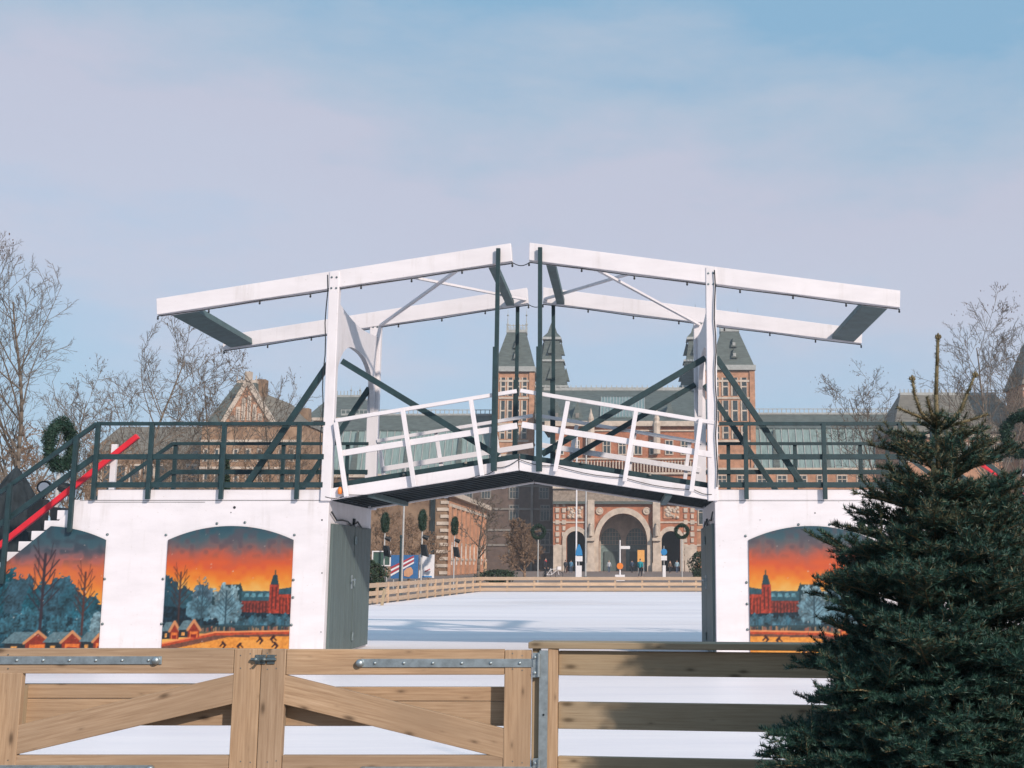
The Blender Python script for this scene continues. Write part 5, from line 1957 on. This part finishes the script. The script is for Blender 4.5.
def spire(cx, Y, half):
    p = lambda dx, y: W(cx + dx, y, Y)
    levels = [(420, 26), (388, 20), (363, 12.5)]
    m = MB()
    c = p(0, 390).x
    def ring(hw, z):
        r = hw / 1150 * Y
        return [(c - r, Y - r, z), (c + r, Y - r, z), (c + r, Y + r, z), (c - r, Y + r, z)]
    z = lambda y: W(0, y, Y).z
    m.hull(ring(18, z(425)), ring(16.5, z(388)))
    m.hull(ring(16, z(388)), ring(11.5, z(363.5)))
    m.hull(ring(10, z(361.5)), ring(7.2, z(341)))
    m.hull(ring(9, z(338.5)), ring(5.2, z(334)))
    m.hull(ring(5, z(334)), ring(.6, z(321)))
    s = m.build('spire', SLATE, museum)
    e = MB()
    e.hull(ring(13, z(363.5)), ring(12.6, z(361.5)))
    e.hull(ring(9.6, z(341)), ring(9.2, z(338.5)))
    e.hull(ring(18, z(389.5)), ring(17.4, z(388)))
    e.build('ledge', LEAD, s)
    f = MB()
    f.lathe([(0, 0), (.15, 0), (.1, 1.5), (.3, 1.8), (.08, 2.1), (0, 4)], (c, Y, z(321) - .3), 8)
    f.build('finial', SLATE, s)
    for y, hw in ((377, 14), (351, 9)):
        for sx in (-1, 1, 0):
            r = hw / 1150 * Y
            x = c + sx * r
            yy = Y - (r if sx == 0 else 0)
            MB().hull([(x - .7, yy - .7, z(y) - .8), (x + .7, yy - .7, z(y) - .8), (x + .7, yy + .7, z(y) - .8), (x - .7, yy + .7, z(y) - .8)],
                      [(x - .08, yy - .08, z(y) + 1.6), (x + .08, yy - .08, z(y) + 1.6), (x + .08, yy + .08, z(y) + 1.6), (x - .08, yy + .08, z(y) + 1.6)]).build('dormer', SLATE, s)


spire(552, 212, 0)
spire(696, 212, 0)

# long wings: left wall and trim coloured as if shaded; slate and glass roofs
def wing(x0, x1, Yw, ye, mat, wins, ya_wall):
    a, b = C(x0, 572, Yw), C(x1, ye, Yw)
    w = MB().box(a.x, b.x, Yw, Yw + 14, -.02, b.z).build('wing_wall', mat, museum)
    st_ = MB()
    for y in (486, 509, 530, 545):
        z = C(0, y, Yw).z
        st_.box(a.x, b.x, Yw - .2, Yw - .003, z - .16, z + .16)
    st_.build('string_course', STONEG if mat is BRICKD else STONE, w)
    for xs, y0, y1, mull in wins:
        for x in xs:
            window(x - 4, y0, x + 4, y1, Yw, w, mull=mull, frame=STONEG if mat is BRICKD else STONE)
    MB().box(a.x, b.x, Yw - .5, Yw - .003, b.z - .6, b.z).build('cornice', STONE, w)
    return w


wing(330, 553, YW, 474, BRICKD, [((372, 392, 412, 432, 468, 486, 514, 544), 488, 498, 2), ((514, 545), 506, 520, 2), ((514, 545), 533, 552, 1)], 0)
dp = mbox('drain_strip', 530, 476, 533.6, 572, YW - .5, YW - .003, STONEG, museum, YW)
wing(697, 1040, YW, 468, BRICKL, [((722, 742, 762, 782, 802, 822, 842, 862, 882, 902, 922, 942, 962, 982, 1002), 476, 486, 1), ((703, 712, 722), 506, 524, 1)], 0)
def glass_roof(x0, x1, ye, ym, yr, Y):
    """lower glazed slope, upper slate slope"""
    a, b = W(x0, ye, Y), W(x1, ye, Y)
    m1 = W(0, ym, Y + 5).z
    m2 = W(0, yr, Y + 8).z
    g_ = MB().hull([(a.x, Y + .1, a.z + .01), (b.x, Y + .1, a.z + .01), (b.x, Y + 13.9, a.z + .01), (a.x, Y + 13.9, a.z + .01)],
                   [(a.x, Y + 3.2, m1), (b.x, Y + 3.2, m1), (b.x, Y + 10.8, m1), (a.x, Y + 10.8, m1)]).build('glass_roof', GLASSROOF, museum)
    s = MB().hull([(a.x, Y + 3.0, m1 + .01), (b.x, Y + 3.0, m1 + .01), (b.x, Y + 11, m1 + .01), (a.x, Y + 11, m1 + .01)],
                  [(a.x, Y + 6, m2), (b.x, Y + 6, m2), (b.x, Y + 8, m2), (a.x, Y + 8, m2)]).build('roof', SLATE, museum)
    bars = MB()
    n = int((b.x - a.x) / 1.25)
    for k in range(n + 1):
        x = a.x + (b.x - a.x) * k / n
        bars.bar((x, Y + .05, a.z + .05), (x, Y + 3.12, m1), .14, .12, (1, 0, 0))
    bars.build('glazing_bars', LEAD, g_)
    rails_ = MB()
    rails_.box(a.x, b.x, Y + 5.9, Y + 8.1, m2 + .005, m2 + .35)
    for k in range(int((b.x - a.x) / .8)):
        x = a.x + .8 * k
        rails_.box(x - .06, x + .06, Y + 6.0, Y + 6.1, m2 + .36, m2 + 1.1)
    rails_.box(a.x, b.x, Y + 6.02, Y + 6.08, m2 + .95, m2 + 1.08)
    rails_.build('ridge', LEAD, s)
    dk = MB()
    for k in range(0, n, 7):
        x = a.x + (b.x - a.x) * (k + 3) / n
        dk.hull([(x - .6, Y + .0, a.z + .2), (x + .6, Y + .0, a.z + .2), (x + .6, Y + 1.5, a.z + .2), (x - .6, Y + 1.5, a.z + .2)],
                [(x - .15, Y + 2.6, m1 - .2), (x + .15, Y + 2.6, m1 - .2), (x + .15, Y + 4, m1 - .2), (x - .15, Y + 4, m1 - .2)])
    dk.build('roof_ribs', SLATE, g_)


glass_roof(330, 495, 474, 432, 417, YW)
glass_roof(755, 1040, 468, 430, 416, YW)
# ------------------------------------------------------------------ brick pavilion beyond the billboards
pav = thing('brick_pavilion', 'brown brick pavilion with pale corner quoins and a sunlit side wall', 'building', (W(447, 540, 126).x, 126, -.03))
YP, YQ = 126.0, 161.0
xq = W(446, 530, YP).x
xp = W(330, 530, YP).x
zpv = W(0, 496, YP).z
body = MB().box(xp, xq, YP, YQ, -.02, zpv).build('wall', BRICKB, pav)
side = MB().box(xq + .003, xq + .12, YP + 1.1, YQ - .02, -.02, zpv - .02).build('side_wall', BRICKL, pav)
MB().box(xp - .3, xq + .7, YP - .5, YQ + .5, zpv + .01, zpv + .6).build('cornice', STONE, pav)
MB().box(xq + .125, xq + .32, YP + 1.1, YQ, zpv - 1.1, zpv - .75).build('string_course', STONE, pav)
MB().box(xq + .125, xq + .28, YP + 1.1, YQ, 1.6, 1.85).build('string_course', STONE, pav)
q = MB()
n = 11
for k in range(n):
    z0 = .1 + (zpv - .2) * k / n
    w = 1.15 if k % 2 else .75
    q.box(xq - w + .12, xq + .13, YP - .12, YP + .9, z0, z0 + (zpv / n) * .45)
q.build('quoin', STONE, pav)
MB().box(xq - 1.7, xq - 1.2, YP - .25, YP - .004, -.02, zpv).build('drainpipe', DARK, pav)
for k in range(9):
    y = YP + 3.0 + k * 3.7
    for z0, z1 in ((4.4, 7.4), (1.1, 3.4)):
        f = MB()
        f.box(xq + .122, xq + .24, y - .75, y - .55, z0, z1); f.box(xq + .122, xq + .24, y + .55, y + .75, z0, z1)
        f.bar((xq + .18, y - .75, z1 + .1), (xq + .18, y + .75, z1 + .1), .2, .116, (1, 0, 0))
        fo_ = f.build('window', STONE if z0 < 2 else BRICKL, pav)
        m = MB(); m.bar((xq + .14, y, z0), (xq + .14, y, z1), 1.1, .03, (1, 0, 0)); m.build('pane', PANE if z0 > 2 else SIGNWHITE, fo_)
for k in range(9):
    y = YP + 1.2 + k * 3.7
    MB().bar((xq + .26, y, .0), (xq + .26, y, zpv - 1.1), .3, .5, (0, 1, 0)).build('pilaster', BRICKL, pav)
pr = MB().hull([(xp, YP, zpv + .61), (xq + .3, YP, zpv + .61), (xq + .3, YQ, zpv + .61), (xp, YQ, zpv + .61)],
               [(xp + 5, YP + 6, zpv + 2.2), (xq - 6, YP + 6, zpv + 2.2), (xq - 6, YQ - 6, zpv + 2.2), (xp + 5, YQ - 6, zpv + 2.2)]).build('roof', SLATEB, pav)

# ------------------------------------------------------------------ gabled wing behind the left stairs
YGB = 150.0
BRICKM = M('mottled_brick', (0.33, 0.18, 0.10), 0.9, 0.5, 0.7, 'world', bmp=0.1, tint=(0.44, 0.29, 0.19))
gp = thing('gabled_pavilion', 'orange brick pavilion with a stepped gable and steep slate roofs behind bare trees', 'building', (W(248, 500, YGB).x, YGB, -.03))
K = lambda px, py, Y=YGB: W(px, py, Y)
x0, x1 = K(198, 500).x, K(300, 500).x
ze = K(0, 424).z
MB().box(x0, x1, YGB, YGB + 16, -.02, ze).build('wall', BRICKM, gp)
ga = MB().prism([Vector((K(224, 424).x, 0, ze + .01)), Vector((K(274, 424).x, 0, ze + .01)), Vector((K(250, 384).x, 0, K(0, 386).z)), Vector((K(247, 384).x, 0, K(0, 386).z))], YGB - .5, YGB + .4).build('gable', BRICKL, gp)
st_ = MB()
for xa4, xb4 in ((223, 247.5), (275, 250)):
    p, q = K(xa4, 425), K(xb4, 384)
    st_.bar((p.x, YGB - .1, p.z), (q.x, YGB - .1, q.z), .55, 1.15)
p = K(248.7, 384)
st_.bar((p.x, YGB - .1, p.z - .3), (p.x, YGB - .1, p.z + 1.6), .8, .8)
for y, h in ((424, .5), (441, .3), (468, .3)):
    z = K(0, y).z
    st_.box(x0, x1, YGB - .22, YGB - .003, z - h / 2, z + h / 2)
st_.build('stone_band', STONE, gp)
for x in (234, 239.5, 245, 250.5, 256, 261.5):
    top_ = 424 - 40 * (1 - abs(x - 248.5) / 25) + 9
    a, b = K(x - 1.1, 421), K(x + 1.1, top_)
    f = MB().box(a.x - .18, b.x + .18, YGB - .62, YGB - .502, a.z, b.z).build('window', STONE, gp)
    MB().box(a.x + .08, b.x - .08, YGB - .68, YGB - .621, a.z + .1, b.z - .3).build('pane', BRICKD, f)
for y0, y1 in ((450, 461), (473, 485)):
    for x in (206, 217, 236, 248, 260, 281, 292):
        a, b = K(x - 1.6, y1), K(x + 1.6, y0)
        f = MB().box(a.x - .22, b.x + .22, YGB - .12, YGB - .003, a.z - .1, b.z + .2).build('window', STONE, gp)
        MB().box(a.x, b.x, YGB - .17, YGB - .121, a.z, b.z).build('pane', PANE, f)
def frustum(lo, hi, name, mat, parent, crest=None):
    o = MB().hull(lo, hi).build(name, mat, parent)
    if crest:
        c_ = MB()
        xs = [p[0] for p in hi]; ys = [p[1] for p in hi]; z = hi[0][2]
        c_.box(min(xs), max(xs), min(ys), max(ys), z + .005, z + .4)
        n = int((max(xs) - min(xs)) / .6)
        for k in range(n + 1):
            x = min(xs) + (max(xs) - min(xs)) * k / n
            c_.box(x - .06, x + .06, min(ys), min(ys) + .12, z + .41, z + crest)
        c_.build('crest', STONE if mat is SLATE and parent is gp else LEAD, o)
    return o
zr0 = K(0, 414).z
zr1 = K(0, 377).z
frustum([(K(202, 414).x, YGB + 1, ze + .01), (K(246, 414).x, YGB + 1, ze + .01), (K(246, 414).x, YGB + 13, ze + .01), (K(202, 414).x, YGB + 13, ze + .01)],
        [(K(224, 377).x, YGB + 5, zr1), (K(244, 377).x, YGB + 5, zr1), (K(244, 377).x, YGB + 9, zr1), (K(224, 377).x, YGB + 9, zr1)], 'roof', SLATE, gp, 1.0)
frustum([(K(248, 424).x, YGB + .5, ze + .012), (K(305, 424).x, YGB + .5, ze + .012), (K(305, 424).x, YGB + 14, ze + .012), (K(248, 424).x, YGB + 14, ze + .012)],
        [(K(251, 389).x, YGB + 7, K(0, 387).z), (K(274, 398).x, YGB + 7, K(0, 396).z), (K(274, 398).x, YGB + 8, K(0, 396).z), (K(251, 389).x, YGB + 8, K(0, 387).z)], 'roof', SLATEB, gp)
for px, py in ((246, 372), (291, 402)):
    p = K(px, py)
    MB().box(p.x - .7, p.x + .7, YGB + 6, YGB + 7.4, ze, p.z).build('chimney', BRICKB, gp)

lw = thing('low_brick_wing', 'low brown brick wing with a slate roof behind the stairs and bare shrubs', 'building', (K(140, 500).x, 156, -.03))
x0, x1 = W(84, 500, 156).x, W(197, 500, 156).x
MB().box(x0, x1, 156, 168, -.02, W(0, 455, 156).z).build('wall', BRICKB, lw)
frustum([(x0, 155.5, W(0, 455, 156).z + .01), (x1, 155.5, W(0, 455, 156).z + .01), (x1, 168, W(0, 455, 156).z + .01), (x0, 168, W(0, 455, 156).z + .01)],
        [(x0 + 2, 161, W(0, 426, 160).z), (x1, 161, W(0, 426, 160).z), (x1, 163, W(0, 426, 160).z), (x0 + 2, 163, W(0, 426, 160).z)], 'roof', SLATEB, lw)
for k in range(8):
    x = x0 + (x1 - x0) * (k + .5) / 8
    f = MB().box(x - .8, x + .8, 155.86, 155.997, W(0, 485, 156).z, W(0, 464, 156).z).build('window', STONE, lw)
    MB().box(x - .55, x + .55, 155.8, 155.859, W(0, 484, 156).z, W(0, 466, 156).z).build('pane', PANE, f)

mw = thing('mansard_pavilion', 'pavilion with a dark mansard roof and crest, seen behind the white portal posts', 'building', (W(338, 500, 216).x, 216, -.03))
Q = lambda px, py: W(px, py, 216)
MB().box(Q(306, 500).x, Q(367, 500).x, 216, 230, -.02, Q(0, 418).z).build('wall', BRICKB, mw)
frustum([(Q(306, 418).x, 215.5, Q(0, 418).z + .01), (Q(367, 418).x, 215.5, Q(0, 418).z + .01), (Q(367, 418).x, 230, Q(0, 418).z + .01), (Q(306, 418).x, 230, Q(0, 418).z + .01)],
        [(Q(325, 394).x, 220, Q(0, 394).z), (Q(356, 394).x, 220, Q(0, 394).z), (Q(356, 394).x, 226, Q(0, 394).z), (Q(325, 394).x, 226, Q(0, 394).z)], 'roof', SLATE, mw, 1.2)
for px in (326, 346, 355):
    p = Q(px, 393)
    MB().lathe([(0, 0), (.1, 0), (.08, .9), (.22, 1.1), (.05, 1.4), (0, 2.2)], (p.x, 220, p.z), 8).build('finial', LEAD, mw)
MB().box(Q(305, 418).x, Q(368, 418).x, 215.2, 215.98, Q(0, 421).z, Q(0, 418).z).build('cornice', STONE, mw)
for k in range(6):
    a, b = Q(311 + k * 9.4, 440), Q(315 + k * 9.4, 426)
    f = MB().box(a.x - .2, b.x + .2, 215.86, 215.997, a.z, b.z).build('window', STONE, mw)
    MB().box(a.x, b.x, 215.8, 215.859, a.z + .2, b.z - .2).build('pane', PANE, f)

# ------------------------------------------------------------------ slate roofed pavilion on the other side
YR = 160
rp = thing('slate_pavilion', 'orange brick pavilion with a broad grey slate roof and steep corner tower beyond the fir', 'building', (W(965, 500, YR).x, YR, -.03))
Q = lambda px, py: W(px, py, YR)
MB().box(Q(902, 500).x, Q(1075, 500).x, YR, YR + 16, -.02, Q(0, 434).z).build('wall', BRICKL, rp)
frustum([(Q(892, 432).x, YR - .6, Q(0, 432).z), (Q(1030, 432).x, YR - .6, Q(0, 432).z), (Q(1030, 432).x, YR + 16, Q(0, 432).z), (Q(892, 432).x, YR + 16, Q(0, 432).z)],
        [(Q(912, 391).x, YR + 7, Q(0, 388).z), (Q(1012, 391).x, YR + 7, Q(0, 388).z), (Q(1012, 391).x, YR + 8.5, Q(0, 388).z), (Q(912, 391).x, YR + 8.5, Q(0, 388).z)], 'roof', SLATEB, rp, .9)
MB().box(Q(900, 432).x, Q(1076, 432).x, YR - .5, YR - .003, Q(0, 437.5).z, Q(0, 434.6).z).build('cornice', STONE, rp)
p = Q(928, 390)
MB().lathe([(0, 0), (.12, 0), (.08, 1.2), (.2, 1.4), (.05, 1.7), (0, 2.6)], (p.x, YR + 7.5, Q(0, 388).z), 8).build('finial', LEAD, rp)
tb = MB().box(Q(1021, 500).x, Q(1062, 500).x, YR - 3, YR + 4, -.02, Q(0, 388).z).build('tower', BRICKL, rp)
bd = MB()
for y in (366, 392, 402, 412, 424, 440):
    z = Q(0, y).z
    if y > 388:
        bd.box(Q(1021, 500).x, Q(1062, 500).x, YR - 3.25, YR - 3.003, z - .2, z + .2)
bd.build('string_course', STONE, tb)
frustum([(Q(1013, 389).x, YR - 3.6, Q(0, 387.9).z), (Q(1070, 389).x, YR - 3.6, Q(0, 387.9).z), (Q(1070, 389).x, YR + 4.6, Q(0, 387.9).z), (Q(1013, 389).x, YR + 4.6, Q(0, 387.9).z)],
        [(Q(1036, 325).x, YR - .2, Q(0, 322).z), (Q(1048, 325).x, YR - .2, Q(0, 322).z), (Q(1048, 325).x, YR + 1.6, Q(0, 322).z), (Q(1036, 325).x, YR + 1.6, Q(0, 322).z)], 'tower_roof', SLATEB, rp, 1)
for k in range(12):
    a, b = Q(908 + k * 9, 462), Q(912 + k * 9, 442)
    f = MB().box(a.x - .2, b.x + .2, YR - .13, YR - .003, a.z, b.z).build('window', STONE, rp)
    MB().box(a.x, b.x, YR - .19, YR - .131, a.z + .2, b.z - .2).build('pane', PANE, f)

# ------------------------------------------------------------------ loudspeaker behind the stairs
p = W(42, 515, 20.4)
ls = thing('loudspeaker', 'black loudspeaker with a stage light on a stand between the parasol and the wreath', 'loudspeaker', (p.x, 20.4, -.03))
za_, zb_ = W(0, 532, 20.4).z, W(0, 500, 20.4).z
MB().tube((p.x, 20.4, -.03), (p.x, 20.4, W(0, 490, 20.4).z), .03, .025, 8).build('stand', BLACK, ls)
for k in range(3):
    a_ = 2.1 * k + .4
    MB().tube((p.x, 20.4, .55), (p.x + .5 * math.cos(a_), 20.4 + .5 * math.sin(a_), -.02), .018, .018, 6).build('leg', BLACK, ls)
cab = MB().hull([(p.x - .15, 20.2, za_), (p.x + .17, 20.12, za_), (p.x + .14, 20.36, za_), (p.x - .12, 20.37, za_)],
                [(p.x - .15, 20.14, zb_), (p.x + .17, 20.06, zb_), (p.x + .14, 20.36, zb_), (p.x - .12, 20.37, zb_)]).build('cabinet', BLACK, ls, bevel=.01)
zc_ = W(0, 487, 20.4).z
hd = MB().tube((p.x + .02, 20.42, zc_ + .02), (p.x + .10, 20.2, zc_ - .02), .10, .12, 16).build('stage_light', BLACK, ls)
MB().tube((p.x + .1005, 20.1985, zc_ - .0205), (p.x + .104, 20.189, zc_ - .0225), .09, .09, 16).build('lens', SIGNWHITE, hd)

# ------------------------------------------------------------------ thin winter haze round the whole place
hm = bpy.data.materials.new('winter_haze')
hm.use_nodes = True
nt = hm.node_tree
nt.nodes.clear()
ho = nt.nodes.new('ShaderNodeOutputMaterial')
pv = nt.nodes.new('ShaderNodeVolumePrincipled')
pv.inputs['Color'].default_value = (0.86, 0.90, 0.98, 1)
pv.inputs['Density'].default_value = 0.00048
nt.links.new(pv.outputs['Volume'], ho.inputs['Volume'])
hz = MB().box(-440, 440, -50, 640, -1.03, 55).build('haze', hm)
hz['kind'] = 'stuff'
try:
    S.cycles.volume_bounces = 0
except Exception:
    pass
